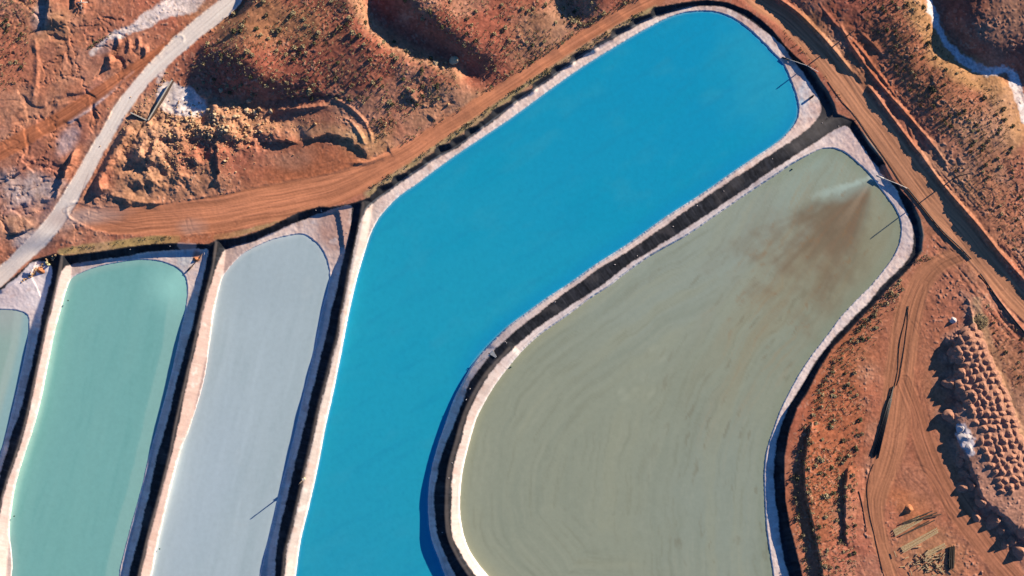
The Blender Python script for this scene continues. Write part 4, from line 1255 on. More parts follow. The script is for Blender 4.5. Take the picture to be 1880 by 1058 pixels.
def mound_geo(rnd, r=1.0, h=0.6, rings=8, seg=20, peak=1.75, lump=0.10):
    """a dumped heap: rounded cone with slumped, uneven flanks, its skirt below the ground"""
    vs_, fs_ = [Vector((rnd.uniform(-.1, .1) * r, rnd.uniform(-.1, .1) * r, h))], []
    ph = [rnd.random() * 6.28 for _ in range(4)]
    el = rnd.uniform(0.85, 1.2)
    for i in range(1, rings + 1):
        t = i / rings
        for k in range(seg):
            a_ = 2 * math.pi * k / seg
            w_ = 1 + lump * (math.sin(2 * a_ + ph[0]) + 0.7 * math.sin(3 * a_ + ph[1]) + 0.5 * math.sin(5 * a_ + ph[2]))
            prof = (math.exp(-(peak * t) ** 2) - 0.04) if t < 0.97 else -0.22
            zz = h * prof * (1 + 0.10 * math.sin(4 * a_ + ph[3] + 5 * t)) + rnd.uniform(-0.03, 0.03) * h
            vs_.append(Vector((math.cos(a_) * r * t * w_ * el, math.sin(a_) * r * t * w_ / el, zz)))
    for k in range(seg):
        fs_.append((0, 1 + k, 1 + (k + 1) % seg))
    for i in range(rings - 1):
        for k in range(seg):
            a_, b_ = 1 + i * seg + k, 1 + i * seg + (k + 1) % seg
            fs_.append((a_, a_ + seg, b_ + seg, b_))
    return vs_, fs_


def place(src, u, v, scale, rz, label, cat_, group, first, dz=0.0, tilt=0.0):
    o = src if first else src.copy()
    if not first:
        COL.objects.link(o)
    o.location = wpt(u, v, dz)
    o.rotation_euler = (tilt, 0, rz)
    o.scale = scale if isinstance(scale, tuple) else (scale,) * 3
    tag(o, label, cat_, group)
    return o


# ------------------------------------------------------------------ shrubs
rnd = random.Random(5)
inside_c = in_complex


def is_in(arr, u, v):
    j_, i_ = int((v - V0) / STEP), int((u - U0) / STEP)
    return bool(arr[min(max(j_, 0), NY - 1), min(max(i_, 0), NX - 1)])


def ok_shrub(u, v):
    return not is_in(in_complex, u, v) and not is_in(graded > 0.45, u, v) and not is_in(plat < 2, u, v)


AREAS = [  # polygon, spacing px, size, share of green, individuals, label, group
    ([(345, 120), (440, 5), (470, -40), (655, -40), (690, 60), (830, 120), (850, 160), (740, 215), (640, 185), (500, 182), (410, 178), (350, 165)], 8.4, 0.47, 0.4, 90,
     "small tufted shrub on the broad red hill above the boulder heap", "shrubs on the broad red hill"),
    ([(760, -40), (1180, -40), (1180, 5), (1050, 88), (930, 160), (870, 110), (790, 50), (740, 5)], 8.8, 0.46, 0.4, 40,
     "small tufted shrub on the hill beyond the dark ravine", "shrubs on the hill beyond the ravine"),
    ([(1560, -20), (1690, -20), (1725, 90), (1790, 140), (1850, 190), (1875, 290), (1800, 300), (1720, 240), (1640, 130)], 8.0, 0.42, 0.9, 60,
     "small dark green shrub on the ochre plateau left of the white wash", "shrubs on the ochre plateau"),
    ([(1745, 300), (1880, 300), (1900, 500), (1850, 450), (1790, 370)], 8.5, 0.38, 0.7, 14,
     "small dark shrub right of the long berm beside the perimeter road", "shrubs right of the long berm"),
    ([(1610, 560), (1650, 500), (1668, 530), (1600, 640), (1560, 700), (1590, 740), (1575, 860), (1570, 1058), (1500, 1058), (1486, 960), (1470, 860), (1478, 780), (1520, 680)], 7.2, 0.43, 0.45, 80,
     "bushy dark shrub on the scrub strip beside the olive pond", "shrubs on the strip beside the olive pond"),
    ([(1800, 540), (1900, 640), (1900, 760), (1868, 720), (1830, 650)], 9, 0.38, 0.85, 8,
     "tiny dark shrub between the mound field and the right edge", "shrubs right of the mound field"),
    ([(-20, -20), (70, -20), (62, 60), (40, 150), (-20, 180)], 8.5, 0.42, 0.4, 8,
     "small shrub on the stony slope in the top left corner", "shrubs in the top left corner"),
]
variants = {}
for kind_, mat_ in (("dry", MAT_DRY), ("sage", MAT_SAGE), ("green", MAT_GREEN)):
    variants[kind_] = []
    for k in range(3):
        vs_, fs_ = shrub_geo(1.0, 0.95, 46, rnd)
        variants[kind_].append([raw_mesh("shrub", vs_, fs_, mat_), False])
soft_v, soft_f, soft_m = [], [], []


def soft_shrub(u, v, r, kind_):
    vs_, fs_ = shrub_geo(r, r * 1.25, 11, rnd)
    p = wpt(u, v)
    k = len(soft_v)
    soft_v.extend([p + q_ for q_ in vs_])
    soft_f.extend([tuple(i + k for i in f) for f in fs_])
    soft_m.extend([{"dry": 0, "sage": 1, "green": 2}[kind_]] * len(fs_))


def in_poly(u, v, P):
    c_ = False
    j_ = len(P) - 1
    for i_ in range(len(P)):
        if (P[i_][1] > v) != (P[j_][1] > v) and u < (P[j_][0] - P[i_][0]) * (v - P[i_][1]) / (P[j_][1] - P[i_][1]) + P[i_][0]:
            c_ = not c_
        j_ = i_
    return c_


for poly, spc, size, green, nind, lab, grp in AREAS:
    x0, x1 = min(p[0] for p in poly), max(p[0] for p in poly)
    y0, y1 = min(p[1] for p in poly), max(p[1] for p in poly)
    cand = []
    y = y0
    while y < y1:
        x = x0
        while x < x1:
            u, v = x + rnd.uniform(-.5, .5) * spc, y + rnd.uniform(-.5, .5) * spc
            dens = float(NB[min(max(int((v - V0) / STEP), 0), NY - 1), min(max(int((u - U0) / STEP), 0), NX - 1)])
            if in_poly(u, v, poly) and rnd.random() < 0.78 + 0.7 * dens and ok_shrub(u, v):
                r = size * math.exp(rnd.gauss(0, 0.33))
                g_ = rnd.random()
                cand.append((r, u, v, "green" if g_ < green * 0.55 else ("sage" if g_ < green else "dry")))
            x += spc * 0.86
        y += spc * 0.86
    cand.sort(reverse=True)
    vis = 0
    for r, u, v, kd in cand:
        if vis < nind and 2 < u < 1878 and 2 < v < 1056:
            var = variants[kd][vis % 3]
            place(var[0], u, v, (r, r, r * rnd.uniform(0.8, 1.1)), rnd.random() * 6.28, lab, "shrub", grp, not var[1])
            var[1] = True
            vis += 1
        else:
            soft_shrub(u, v, r, kd)
# rows of scrub along road and pond edges
for line, n, spread, size in (([(1478, 780), (1465, 850), (1462, 900), (1468, 960), (1476, 1010), (1484, 1058)], 60, 5, 0.6),
                              ([(1486, 800), (1480, 860), (1490, 930), (1500, 1000), (1512, 1058)], 60, 5, 0.55),
                              ([(1500, 740), (1530, 670), (1570, 610), (1620, 555), (1650, 525)], 110, 9, 0.62),
                              ([(690, 338), (776, 280), (860, 226), (940, 170), (1017, 124), (1100, 72), (1180, 24)], 330, 6, 0.45),
                              ([(880, 175), (960, 124), (1030, 80), (1100, 36), (1180, -8)], 230, 9, 0.42),
                              ([(720, 285), (790, 240), (850, 205)], 70, 12, 0.42),
                              ([(700, 200), (690, 250), (720, 225), (760, 205)], 60, 16, 0.5),
                              ([(120, 458), (200, 449), (280, 438), (322, 436)], 60, 3, 0.32),
                              ([(1440, 60), (1490, 110), (1540, 170), (1580, 225)], 60, 7, 0.35),
                              ([(1680, 480), (1700, 470), (1720, 500)], 26, 10, 0.5),
                              ([(205, 62), (180, 78), (160, 90)], 24, 3, 0.4)):
    P = cr(line, 6)
    for k in range(n):
        i_ = rnd.randrange(len(P) - 1)
        t = rnd.random()
        u = P[i_][0] * (1 - t) + P[i_ + 1][0] * t + rnd.gauss(0, spread * 0.6)
        v = P[i_][1] * (1 - t) + P[i_ + 1][1] * t + rnd.gauss(0, spread * 0.6)
        if is_in(in_complex, u, v) or is_in(graded > 0.75, u, v):
            continue
        soft_shrub(u, v, size * math.exp(rnd.gauss(0, 0.3)), rnd.choice(("dry", "sage", "sage", "green")))
o = raw_mesh("low_scrub", soft_v, soft_f, MAT_DRY)
o.data.materials.append(MAT_SAGE)
o.data.materials.append(MAT_GREEN)
o.data.polygons.foreach_set("material_index", soft_m)
tag(o, "low desert scrub scattered over the hills and along the road edges", "scrub", None, 'stuff')

# ------------------------------------------------------------------ boulders
rocks = []
for k in range(7):
    vs_, fs_ = rock_geo(rnd, 1.0)
    rocks.append([raw_mesh("boulder", vs_, fs_, MAT_ROCK if k % 3 else MAT_ROCKP), False])


def boulder(u, v, r, lab, grp, k=None):
    k = rnd.randrange(7) if k is None else k
    first = not rocks[k][1]
    rocks[k][1] = True
    o = place(rocks[k][0], u, v, (r * rnd.uniform(.85, 1.15), r * rnd.uniform(.85, 1.15), r * rnd.uniform(.8, 1.1)), rnd.random() * 6.28, lab, "boulder", grp, first, dz=0.25 * r)
    return o


boulder(834, 112, 1.9, "largest rounded boulder at the mouth of the dark ravine", None, 0)
boulder(801, 116, 1.35, "second boulder left of the largest one at the ravine mouth", None, 3)
boulder(818, 116, 0.9, "smaller boulder between the two big ones at the ravine mouth", None, 2)
boulder(812, 125, 0.8, "low boulder just below the pair at the ravine mouth", None, 1)
boulder(458, 187, 1.15, "pale wedge shaped boulder on the top edge of the boulder heap", None, 3)
boulder(469, 207, 1.25, "broad pale boulder near the right end of the boulder heap", None, 6)
boulder(452, 202, 1.0, "round pale boulder left of the broad one in the boulder heap", None, 0)
boulder(496, 205, 1.1, "boulder at the far right end of the boulder heap", None, 3)
boulder(477, 201, 1.1, "long leaning boulder right of the broad pale one", None, 2)
boulder(407, 166, 1.1, "lone pale boulder in the shade below the red hill", None, 3)
boulder(579, 228, 0.9, "lone stone with a pointed shadow on the ochre spoil ridge", None, 4)
boulder(823, 192, 0.8, "lone reddish stone on the slope above the dirt road", None, 4)
n = 0
while n < 215:
    u, v = rnd.gauss(400, 60), rnd.gauss(222, 20)
    if 300 < u < 505 and 190 < v < 270 and v > 196 + 0.12 * abs(u - 420):
        boulder(u, v, 0.28 + 0.75 * rnd.random() ** 2.2, "jagged tan boulder in the heap below the red hill", "boulders of the heap below the red hill")
        n += 1
n = 0
while n < 45:
    u, v = rnd.gauss(345, 55), rnd.gauss(285, 24)
    if 250 < u < 470 and 250 < v < 335:
        boulder(u, v, 0.25 + 0.45 * rnd.random() ** 2, "scattered tan stone on the spoil below the boulder heap", "stones on the spoil below the boulder heap")
        n += 1
rv, rf_ = [], []


def pebble(u, v, r):
    vs_, fs_ = rock_geo(rnd)
    p = wpt(u, v, 0.2 * r)
    k = len(rv)
    rv.extend([p + q_ * r for q_ in vs_])
    rf_.extend([tuple(i + k for i in f) for f in fs_])


for k in range(700):
    pebble(rnd.gauss(385, 72), rnd.gauss(238, 30), 0.13 + 0.3 * rnd.random() ** 2)
for k in range(260):
    pebble(rnd.gauss(335, 60), rnd.gauss(295, 22), 0.12 + 0.22 * rnd.random() ** 2)
for k in range(60):
    pebble(rnd.gauss(585, 50), rnd.gauss(222, 10), 0.12 + 0.16 * rnd.random())
for k in range(50):
    i_ = rnd.random()
    pebble(62 - 62 * i_ + 40 + rnd.gauss(0, 3), 470 + 45 * i_ + rnd.gauss(0, 3), 0.25 + 0.35 * rnd.random())
for k in range(60):
    i_ = rnd.random()
    pebble(300 - 90 * i_ + rnd.gauss(8, 3), 135 + 115 * i_ + rnd.gauss(0, 3), 0.2 + 0.2 * rnd.random())
tag(raw_mesh("rubble", rv, rf_, MAT_ROCK), "small loose rubble between the boulders and along the white road", "rubble", None, 'stuff')

# ------------------------------------------------------------------ soil mounds
mv = []
for k in range(6):
    vs_, fs_ = mound_geo(rnd)
    mv.append([raw_mesh("soil_mound", vs_, fs_, MAT_MOUND, smooth=True), False])


def mound(u, v, r, h, lab, grp, k=None, mat=None):
    k = rnd.randrange(6) if k is None else k
    first = not mv[k][1]
    mv[k][1] = True
    o = place(mv[k][0], u, v, (r, r * rnd.uniform(0.85, 1.15), h / 0.6), rnd.random() * 6.28, lab, "mound", grp, first, dz=-0.08)
    if mat:
        o.material_slots[0].link = 'OBJECT'
        o.material_slots[0].material = mat
    return o


ROWN = ["outermost right hand", "second from right", "third from right", "fourth from right", "fifth from right", "sixth from right", "seventh from right", "eighth from right"]
right = [(1783, 598), (1796, 628), (1812, 662), (1827, 693), (1843, 727), (1856, 768), (1868, 806), (1884, 840), (1904, 880)]
rp = cr(right, 8)
rcl = cumlen(rp)
FIELD = [(1775, 596), (1790, 596), (1830, 680), (1866, 760), (1900, 830), (1905, 905), (1886, 936), (1866, 918), (1838, 905), (1812, 862), (1796, 826), (1800, 790), (1776, 756), (1764, 726),
         (1752, 704), (1760, 680), (1764, 660), (1750, 636), (1768, 612)]
nm_ = 0
for row in range(8):
    t = rnd.uniform(0, 8)
    while t < rcl[-1]:
        x, y = np.interp(t, rcl, rp[:, 0]), np.interp(t, rcl, rp[:, 1])
        x2, y2 = np.interp(t + 2, rcl, rp[:, 0]), np.interp(t + 2, rcl, rp[:, 1])
        L = math.hypot(x2 - x, y2 - y) or 1
        nx_, ny_ = -(y2 - y) / L, (x2 - x) / L       # towards the left of the field
        u = x + nx_ * row * 12.8 + rnd.uniform(-2.4, 2.4)
        v = y + ny_ * row * 12.8 + rnd.uniform(-2.4, 2.4)
        if in_poly(u, v, FIELD):
            if rnd.random() < 0.05:
                t += 10
                continue
            r = rnd.uniform(1.7, 2.4)
            mound(u, v, r, r * rnd.uniform(0.42, 0.6), "rounded soil mound in the %s row of the mound field" % ROWN[row], "soil mounds in the %s row" % ROWN[row])
            nm_ += 1
        t += rnd.uniform(10.5, 14.5)
for u, v, r, h, lab in ((1768, 895, 2.6, 2.2, "big soil heap with two lobes at the left foot of the mound field"), (1783, 890, 2.3, 2.2, "big soil heap right of the two lobed one"),
                        (1770, 866, 2.0, 1.8, "big soil heap above the two lobed one"), (1803, 922, 2.4, 2.0, "shaded soil heap with a pale rim below the mound rows"),
                        (1793, 950, 2.0, 1.6, "low soil heap at the left end of the lower heap row"), (1826, 955, 3.2, 2.6, "largest rounded soil heap in the lower heap row"),
                        (1838, 972, 2.0, 1.8, "small soil heap just below the largest rounded one"), (1858, 993, 2.4, 2.0, "pale capped soil heap near the right edge of the lower row"),
                        (1873, 1012, 3.4, 2.6, "pitted soil heap at the lower right edge"), (1880, 975, 2.6, 2.2, "soil heap half cut by the right edge"),
                        (1845, 1000, 2.0, 1.8, "dark soil heap left of the pitted one")):
    mound(u, v, r * 1.05, h * 0.9, lab, "large soil heaps below the mound rows")
for u, v, r, h, lab in ((1752, 645, 1.9, 1.5, "pointed soil pile on the left edge of the mound field, near its top"), (1744, 704, 2.0, 1.7, "tall pointed soil pile casting the longest shadow left of the mounds"),
                        (1744, 764, 2.0, 1.6, "pointed soil pile left of the white salt heap"),
                        (1764, 846, 1.9, 1.5, "pointed soil pile below the white salt heap"), (1774, 868, 1.8, 1.4, "pointed soil pile lowest on the left edge of the mound field")):
    mound(u, v, r * 1.2, h, lab, "pointed piles on the mound field edge")
for u, v, r, h, lab in ((1750, 589, 1.7, 1.7, "single white salt heap at the top of the mound field"), (1766, 786, 2.6, 0.9, "upper lobe of white salt dumped on the mound field edge"),
                        (1774, 803, 3.0, 1.0, "largest white salt heap on the mound field edge"), (1780, 824, 2.2, 0.8, "lowest white salt heap on the mound field edge")):
    mound(u, v, r * 0.85, h * 0.8, lab, "white salt heaps", None, MAT_SALTHEAP)
mound(1668, 935, 1.9, 1.5, "blocky red earth heap scraped up in the yard", None, None, MAT_REDMOUND)
mound(1802, 1051, 1.0, 0.7, "tiny pale heap near the bottom of the yard", None)
mound(75, 496, 1.7, 1.2, "small orange earth pile on the lilac salt flat", None, None, MAT_REDMOUND)
mound(361, 476, 1.3, 0.9, "small reddish earth pile at the green pond inlet", None, None, MAT_REDMOUND)

# brush heap of pale dry branches above the mound field
vs_, fs_ = [], []
for k in range(150):
    a_ = rnd.random() * 6.283
    rr = 2.6 * math.sqrt(rnd.random())
    p = Vector((math.cos(a_) * rr, math.sin(a_) * rr, 0.15 + 0.75 * (1 - rr / 3.0) * rnd.random()))
    d = Vector((rnd.gauss(0, 1), rnd.gauss(0, 1), rnd.gauss(0, 0.3))).normalized() * rnd.uniform(0.4, 0.9)
    a2, b2 = tube([p - d, p + d], 0.06, 4)
    kk = len(vs_)
    vs_ += a2
    fs_ += [tuple(i + kk for i in f) for f in b2]
tag(raw_mesh("brush_pile", vs_, fs_, MAT_DRY, loc=wpt(1800, 590)), "pale heap of dry branches right of the top of the mound field", "brush pile")

# ------------------------------------------------------------------ pipes
def ground_path(pts, dz, n=6):
    return [wpt(p[0], p[1], dz) for p in cr(pts, n)]


def pipe(name, pts, r, mat, dz, lab, cat_="pipe", group=None):
    vs_, fs_ = tube(ground_path(pts, dz), r, 8)
    return tag(raw_mesh(name, vs_, fs_, mat, smooth=True), lab, cat_, group)


pipe("pipeline", [(1666, 346), (1676, 358), (1700, 388), (1730, 424), (1760, 452), (1783, 476)], 0.24, MAT_BLACK, 0.3, "long black pipeline running down the right bank from the white outfall pipe")
pipe("pipeline", [(1800, 503), (1812, 520), (1830, 546), (1856, 580), (1890, 622), (1930, 680)], 0.24, MAT_BLACK, 0.3, "black pipeline along the perimeter road above the mound field")
pipe("hose", [(1520, 150), (1545, 185), (1572, 215), (1600, 256), (1630, 298), (1652, 332), (1664, 346)], 0.09, MAT_RUST, 0.12, "thin dark hose along the bank behind the blue and olive pond corners", "hose")
pipe("hose", [(1666, 562), (1661, 590), (1652, 630), (1648, 680), (1642, 712)], 0.08, MAT_BLACK, 0.1, "thin black hose leading down to the stack of black pipes, left strand", "hose")
pipe("hose", [(1668, 562), (1665, 600), (1660, 640), (1652, 690), (1646, 708)], 0.08, MAT_BLACK, 0.1, "thin black hose leading down to the stack of black pipes, right strand", "hose")
pipe("hose", [(1604, 852), (1596, 872), (1592, 900), (1596, 940), (1606, 985), (1616, 1030), (1624, 1062)], 0.08, MAT_BLACK, 0.1, "thin dark hose curving away below the stack of black pipes", "hose")
pipe("steel_pipe", [(1577, 902), (1584, 932), (1591, 976)], 0.13, MAT_RUST, 0.15, "single thin dark pipe lying left of the worn track", "pipe")


def discharge(pts, zs, r, mat, sleeve_mat, lab):
    n_p = len(pts)
    za, zb = zat(*pts[0]) + zs[0], zs[1]
    P = [wpt(u, v, 0, max(za + (zb - za) * k / (n_p - 1), zat(u, v) + 0.15)) for k, (u, v) in enumerate(pts)]
    o = empty("discharge_pipe", P[0])
    tag(o, lab, "pipe")
    L = [p - P[0] for p in P]
    raw_mesh("pipe", *tube(L, r, 8), mat, o, True)
    d = (L[-1] - L[-2]).normalized()
    raw_mesh("outlet_sleeve", *tube([L[-1] - d * 2.6, L[-1] + d * 0.2], r * 2.2, 10), sleeve_mat, o, True)
    raw_mesh("support", *box(L[1].x, L[1].y, L[1].z - 0.7, 0.3, 0.3, 1.4), MAT_RUST, o)
    return o


discharge([(1502, 132), (1482, 121), (1462, 114), (1437, 106)], [0.3, -2.7], 0.12, MAT_PIPEW, MAT_BLACK, "discharge pipe with a thick black end over the blue pond salt rim")
discharge([(1668, 347), (1648, 338), (1630, 331), (1610, 323)], [0.3, -1.7], 0.15, MAT_PIPEW, MAT_PIPEW, "pale discharge pipe feeding the olive pond at its white outfall")
discharge([(372, 466), (366, 474), (358, 483), (345, 497)], [0.3, -3.6], 0.14, MAT_RUST, MAT_RUST, "rusty discharge pipe crossing the salt at the green pond inlet")
# outfall pump by the blue pond
o = empty("pump", wpt(1488, 180))
tag(o, "small dark pump on the salt rim of the blue pond", "pump")
raw_mesh("body", *box(0, 0, 0.55, 1.3, 0.8, 0.7, Euler((0, 0, 0.6)).to_matrix(), 0.08), MAT_RUST, o)
raw_mesh("motor", *tube([Vector((0.2, 0.2, 1.0)), Vector((0.9, 0.7, 1.0))], 0.32, 10), MAT_BLACK, o, True)
raw_mesh("stand", *join(box(-0.4, -0.2, 0.12, 0.15, 0.7, 0.24), box(0.4, 0.2, 0.12, 0.15, 0.7, 0.24)), MAT_RUST, o)
raw_mesh("outlet", *tube([Vector((-0.5, -0.3, 0.6)), Vector((-1.5, -0.9, 0.4)), Vector((-2.4, -1.3, 0.1))], 0.12, 8), MAT_PIPEW, o, True)

# bundle of black pipes
for k in range(11):
    a_ = k / 10 - 0.5
    off = a_ * 11
    st = rnd.uniform(0, 42) if k not in (5, 6) else rnd.uniform(0, 10)
    en = 140 - rnd.uniform(0, 16)
    p0, p1 = Vector((1642, 706)), Vector((1604, 850))
    dv = (p1 - p0).normalized()
    nv = Vector((-dv.y, dv.x))
    sp = 0.45 + 0.55 * (st / 140)
    pts = []
    for t in (st, (st + en) / 2, en):
        c_ = p0 + dv * t + nv * off * (0.25 + 0.75 * t / 140)
        pts.append((c_.x, c_.y))
    lay = 0.16 + (0.28 if k % 3 == 1 else 0.0)
    pp = [wpt(u, v, lay) for u, v in pts]
    vs_, fs_ = tube(pp, 0.17, 8)
    tag(raw_mesh("plastic_pipe", vs_, fs_, MAT_BLACK, smooth=True), "long black plastic pipe in the stack lying beside the worn track", "pipe", "black pipes in the yard stack")

# ------------------------------------------------------------------ timber in the yard
def beam(u0, v0, u1, v1, w, h, dz, mat, lab, grp, name="timber_beam"):
    p0, p1 = wpt(u0, v0, dz), wpt(u1, v1, dz)
    d = p1 - p0
    L = d.length
    rot = Euler((0, -math.asin(max(-1, min(1, d.z / L))), math.atan2(d.y, d.x))).to_matrix()
    c_ = (p0 + p1) / 2
    vs_, fs_ = box(0, 0, 0, L, w, h, rot, 0.03)
    return tag(raw_mesh(name, vs_, fs_, mat, loc=c_ + Vector((0, 0, h / 2))), lab, "timber", grp)


for k in range(7):
    o_ = k - 3
    beam(1641 + 0.9 * o_ + rnd.uniform(-1, 1), 979 + 1.7 * o_, 1691 + 0.7 * o_ + rnd.uniform(-6, 2), 951 + 1.5 * o_, 0.32, 0.24, 0.05 + 0.26 * (k % 2), MAT_TIMBER,
         "bleached timber beam in the upper stack of the yard", "timber beams of the upper stack")
for (a0, b0, a1, b1) in ((1657, 960, 1712, 938), (1662, 961, 1720, 941), (1668, 957, 1728, 944), (1654, 983, 1716, 955), (1660, 981, 1706, 956)):
    beam(a0, b0, a1, b1, 0.3, 0.26, 0.5, MAT_TIMBERD, "dark timber pole laid on the upper timber stack", "dark poles on the upper timber stack", "timber_pole")
for k in range(6):
    o_ = k - 2.5
    beam(1655 + 0.9 * o_ + rnd.uniform(-1, 1), 1010 + 1.7 * o_, 1722 + 0.8 * o_ + rnd.uniform(-5, 2), 973 + 1.6 * o_, 0.32, 0.24, 0.05 + 0.24 * (k % 2), MAT_TIMBER,
         "bleached timber beam in the long middle stack of the yard", "timber beams of the middle stack")
for k in range(5):
    o_ = k - 2
    beam(1698 + o_, 1020 + 2.0 * o_, 1736 + o_ + rnd.uniform(-3, 3), 1001 + 1.8 * o_, 0.32, 0.24, 0.05 + 0.24 * (k % 2), MAT_TIMBER,
         "bleached timber beam in the short lower stack of the yard", "timber beams of the lower stack")
for k in range(78):
    u, v = rnd.gauss(1702, 19), rnd.gauss(1032, 11)
    a_ = rnd.choice((-0.6, -0.4, 0.9, -1.0)) + rnd.gauss(0, 0.25)
    L = rnd.uniform(5, 12)
    beam(u, v, u + math.cos(a_) * L, v + math.sin(a_) * L, 0.3, 0.18, 0.05 + 0.45 * rnd.random(), MAT_TIMBER if rnd.random() < 0.75 else MAT_TIMBERD,
         "broken plank in the jumbled timber heap at the bottom of the yard", "planks of the jumbled timber heap", "plank")
for k in range(7):
    beam(1742 + k * 1.7, 1003 + rnd.uniform(-2, 2), 1741 + k * 1.6, 1044 + rnd.uniform(-3, 3), 0.3, 0.3, 0.05 + 0.3 * (k % 2), MAT_TIMBERD,
         "black pole in the upright dark stack right of the jumbled timber", "black poles right of the jumbled timber", "timber_pole")

# ------------------------------------------------------------------ retaining wall beside the white road
wz = 0.6
o = empty("retaining_wall", wpt(271, 221))
tag(o, "thin L shaped retaining wall with pale top beside the white road", "wall")
org = o.location


def wall_part(name, a_, b_, th, ht, mat, zoff=0.0):
    z0 = min(zat(*a_), zat(*b_)) - 0.6
    p0, p1 = wpt(a_[0], a_[1], 0, wz + ht), wpt(b_[0], b_[1], 0, wz + ht)
    d = p1 - p0
    rot = Euler((0, 0, math.atan2(d.y, d.x))).to_matrix()
    c_ = (p0 + p1) / 2 - org
    top = wz + ht - org.z
    bot = z0 - org.z
    vs_, fs_ = box(c_.x, c_.y, (top + bot) / 2, d.length, th, top - bot, rot)
    raw_mesh(name, vs_, fs_, mat, o)
    vs_, fs_ = box(c_.x, c_.y, top + 0.05, d.length + 0.1, th + 0.16, 0.10, rot)
    cp_ = raw_mesh("coping", vs_, fs_, MAT_CONC, o)
    return cp_


wall_part("wall_panel", (272, 221), (316, 147), 0.28, 1.9, MAT_RUST)
wall_part("wall_panel", (240, 207), (269.5, 221), 0.28, 1.5, MAT_RUST)

# ------------------------------------------------------------------ posts, markers and other small things
def utility_pole(u, v, h, lab):
    o_ = empty("utility_pole", wpt(u, v))
    tag(o_, lab, "pole", "utility poles")
    raw_mesh("pole", *tube([Vector((0, 0, -0.4)), Vector((0, 0, h * 0.5)), Vector((0, 0, h))], 0.24, 8, True, 0.17), MAT_POLE, o_, True)
    raw_mesh("crossarm", *box(0, 0, h - 0.6, 0.12, 1.3, 0.14, Euler((0, 0, -0.64)).to_matrix()), MAT_POLE, o_)
    for s_ in (-0.55, 0.55):
        d = Euler((0, 0, -0.64)).to_matrix() @ Vector((0, s_, 0))
        raw_mesh("insulator", *tube([Vector((d.x, d.y, h - 0.53)), Vector((d.x, d.y, h - 0.33))], 0.05, 6), MAT_CONC, o_, True)


utility_pole(1553, 68, 7.0, "slim pole on the berm casting a thin shadow towards the blue pond corner")
utility_pole(1755, 325, 9.6, "slim pole behind the long berm casting a thin shadow across the perimeter road")
utility_pole(556, 882, 4.6, "slim pole on the dike casting a thin shadow over the grey pond")

o = empty("marker_box", wpt(558.5, 879, 0.0))
tag(o, "small pale yellow box on the dike between the grey and blue ponds", "box")
raw_mesh("box_body", *box(0, 0, 0.5, 0.9, 0.8, 0.9, Euler((0, 0, 0.4)).to_matrix(), 0.06), MAT_YELLOW, o)
raw_mesh("lid", *box(0, 0, 0.985, 1.0, 0.9, 0.07, Euler((0, 0, 0.4)).to_matrix()), MAT_PIPEW, o)
raw_mesh("leg", *box(-0.3, -0.25, 0.03, 0.14, 0.14, 0.3), MAT_RUST, o)
raw_mesh("leg", *box(0.3, 0.25, 0.03, 0.14, 0.14, 0.3), MAT_RUST, o)

barrel_v, barrel_f = tube([Vector((0, 0, 0)), Vector((0, 0, 0.3)), Vector((0, 0, 0.36)), Vector((0, 0, 0.62)), Vector((0, 0, 0.9))], 0.32, 12)
b0 = raw_mesh("barrel", barrel_v, barrel_f, MAT_YELLOW, smooth=False)
b0.location = wpt(88, 482)
b0.scale = (1.2, 1.2, 1.1)
tag(b0, "upper of two pale yellow barrels at the corner of the west pond", "barrel", "barrels at the west pond corner")
b1 = b0.copy()
COL.objects.link(b1)
b1.location = wpt(91, 486)
tag(b1, "lower of two pale yellow barrels at the corner of the west pond", "barrel", "barrels at the west pond corner")

# white ramp on the middle dike, with a dark frame beside it
o = empty("boat_ramp", wpt(906, 651, 0.0))
tag(o, "small white tapered ramp on the black dike between the blue and olive ponds", "ramp")
t0, t1 = wpt(902, 647, 0.10) - o.location, wpt(911, 656, 0.22) - o.location
dd = (t1 - t0)
dd.z = 0
dd.normalize()
nn = Vector((-dd.y, dd.x, 0))
vs_ = []
for p, w_ in ((t0, 0.95), (t1, 0.3)):
    for zz in (-0.25, 0.06):
        vs_ += [p + nn * w_ + Vector((0, 0, zz)), p - nn * w_ + Vector((0, 0, zz))]
fs_ = [(2, 3, 7, 6), (0, 4, 5, 1), (0, 1, 3, 2), (4, 6, 7, 5), (0, 2, 6, 4), (1, 5, 7, 3)]
raw_mesh("deck", vs_, fs_, MAT_PIPEW, o)
p = wpt(898, 650, 0) - o.location
raw_mesh("frame", *join(box(p.x, p.y, 0.6, 0.9, 0.1, 0.1), box(p.x - 0.4, p.y, 0.2, 0.1, 0.1, 0.8), box(p.x + 0.4, p.y, 0.2, 0.1, 0.1, 0.8), box(p.x, p.y + 0.3, 0.45, 0.5, 0.4, 0.1)), MAT_RUST, o)

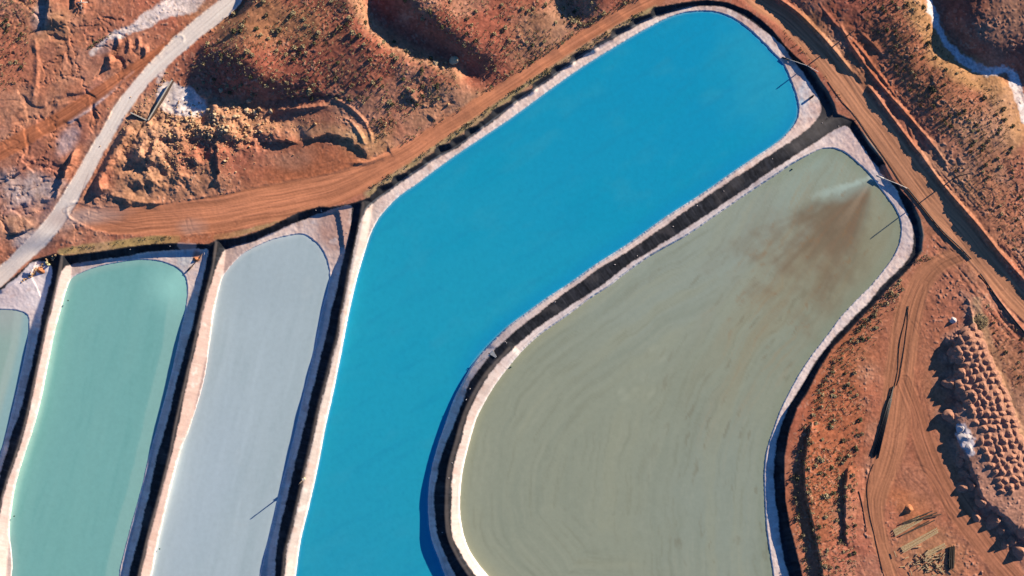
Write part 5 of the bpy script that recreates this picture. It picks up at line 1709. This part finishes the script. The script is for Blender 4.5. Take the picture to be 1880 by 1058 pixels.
bv, bf = [], []
for i_ in range(7):
    zz = -0.5 + i_ / 6
    pass
vs_, fs_ = tube([Vector((0, 0, -0.3)), Vector((0, 0, -0.1)), Vector((0, 0, 0.15)), Vector((0, 0, 0.32)), Vector((0, 0, 0.40))], 0.34, 12)
rad_ = [0.7, 1.0, 1.0, 0.75, 0.25]
for i_ in range(5):
    for k in range(12):
        vs_[i_ * 12 + k].x *= rad_[i_]
        vs_[i_ * 12 + k].y *= rad_[i_]
buoy0 = raw_mesh("buoy", vs_, fs_, MAT_BUOY, smooth=True)
for i_, (u, v, z_, lab) in enumerate(((938, 674, -2.6, "tiny dark buoy near the inner bend of the olive pond"), (1454, 311, -2.6, "tiny dark buoy near the top edge of the olive pond"),
                                       (125, 552, -3.0, "tiny dark buoy near the upper left edge of the green pond"), (26, 948, -3.0, "tiny dark buoy near the lower left edge of the green pond"),
                                       (293, 1008, -3.0, "tiny dark buoy near the lower left edge of the grey pond"))):
    b = buoy0 if i_ == 0 else buoy0.copy()
    if i_:
        COL.objects.link(b)
    b.location = wpt(u, v, 0, z_)
    b.scale = (0.8,) * 3
    tag(b, lab, "buoy", "buoys on the ponds")

# sandbags holding the liner down
sbv, sbf = rock_geo(rnd, 0.4)
sb0 = raw_mesh("sandbag", sbv, sbf, MAT_SALTHEAP, smooth=True)
first = True
for (u, v) in ((1418, 292), (1329, 351), (1236, 416), (1129, 486), (1019, 555), (1280, 378), (1170, 470), (930, 630), (927, 628), (590, 386), (590, 388), (580, 386), (312, 452), (239, 458),
               (617, 500), (626, 470), (830, 850), (824, 878), (812, 978), (856, 734), (863, 714), (1540, 232), (1510, 226), (636, 428)):
    b = sb0 if first else sb0.copy()
    if not first:
        COL.objects.link(b)
    first = False
    b.location = wpt(u, v, 0.08)
    s_ = rnd.uniform(0.18, 0.28)
    b.scale = (s_ * 1.3, s_, s_)
    b.rotation_euler = (0, 0, rnd.random() * 6)
    tag(b, "small pale sandbag weighing down the black pond liner", "sandbag", "sandbags on the liner")

# white pipework at the top edge
o = empty("wellhead", wpt(151, 10))
tag(o, "white pipework cross standing over a dark gully at the top left edge", "wellhead")
raw_mesh("riser", *tube([Vector((0, 0, -0.3)), Vector((0, 0, 1.2))], 0.15, 8), MAT_PIPEW, o, True)
raw_mesh("pipe", *tube([Vector((-1.7, 0.6, 0.9)), Vector((2.4, 0.8, 0.9))], 0.16, 8), MAT_PIPEW, o, True)
raw_mesh("pipe", *tube([Vector((0, 1.8, 0.7)), Vector((0, -1.6, 0.7))], 0.13, 8), MAT_PIPEW, o, True)
raw_mesh("valve", *join(tube([Vector((0, 0, 1.2)), Vector((0, 0, 1.3))], 0.45, 10), box(0.0, 0.0, 1.1, 0.5, 0.5, 0.3)), MAT_RUST, o)
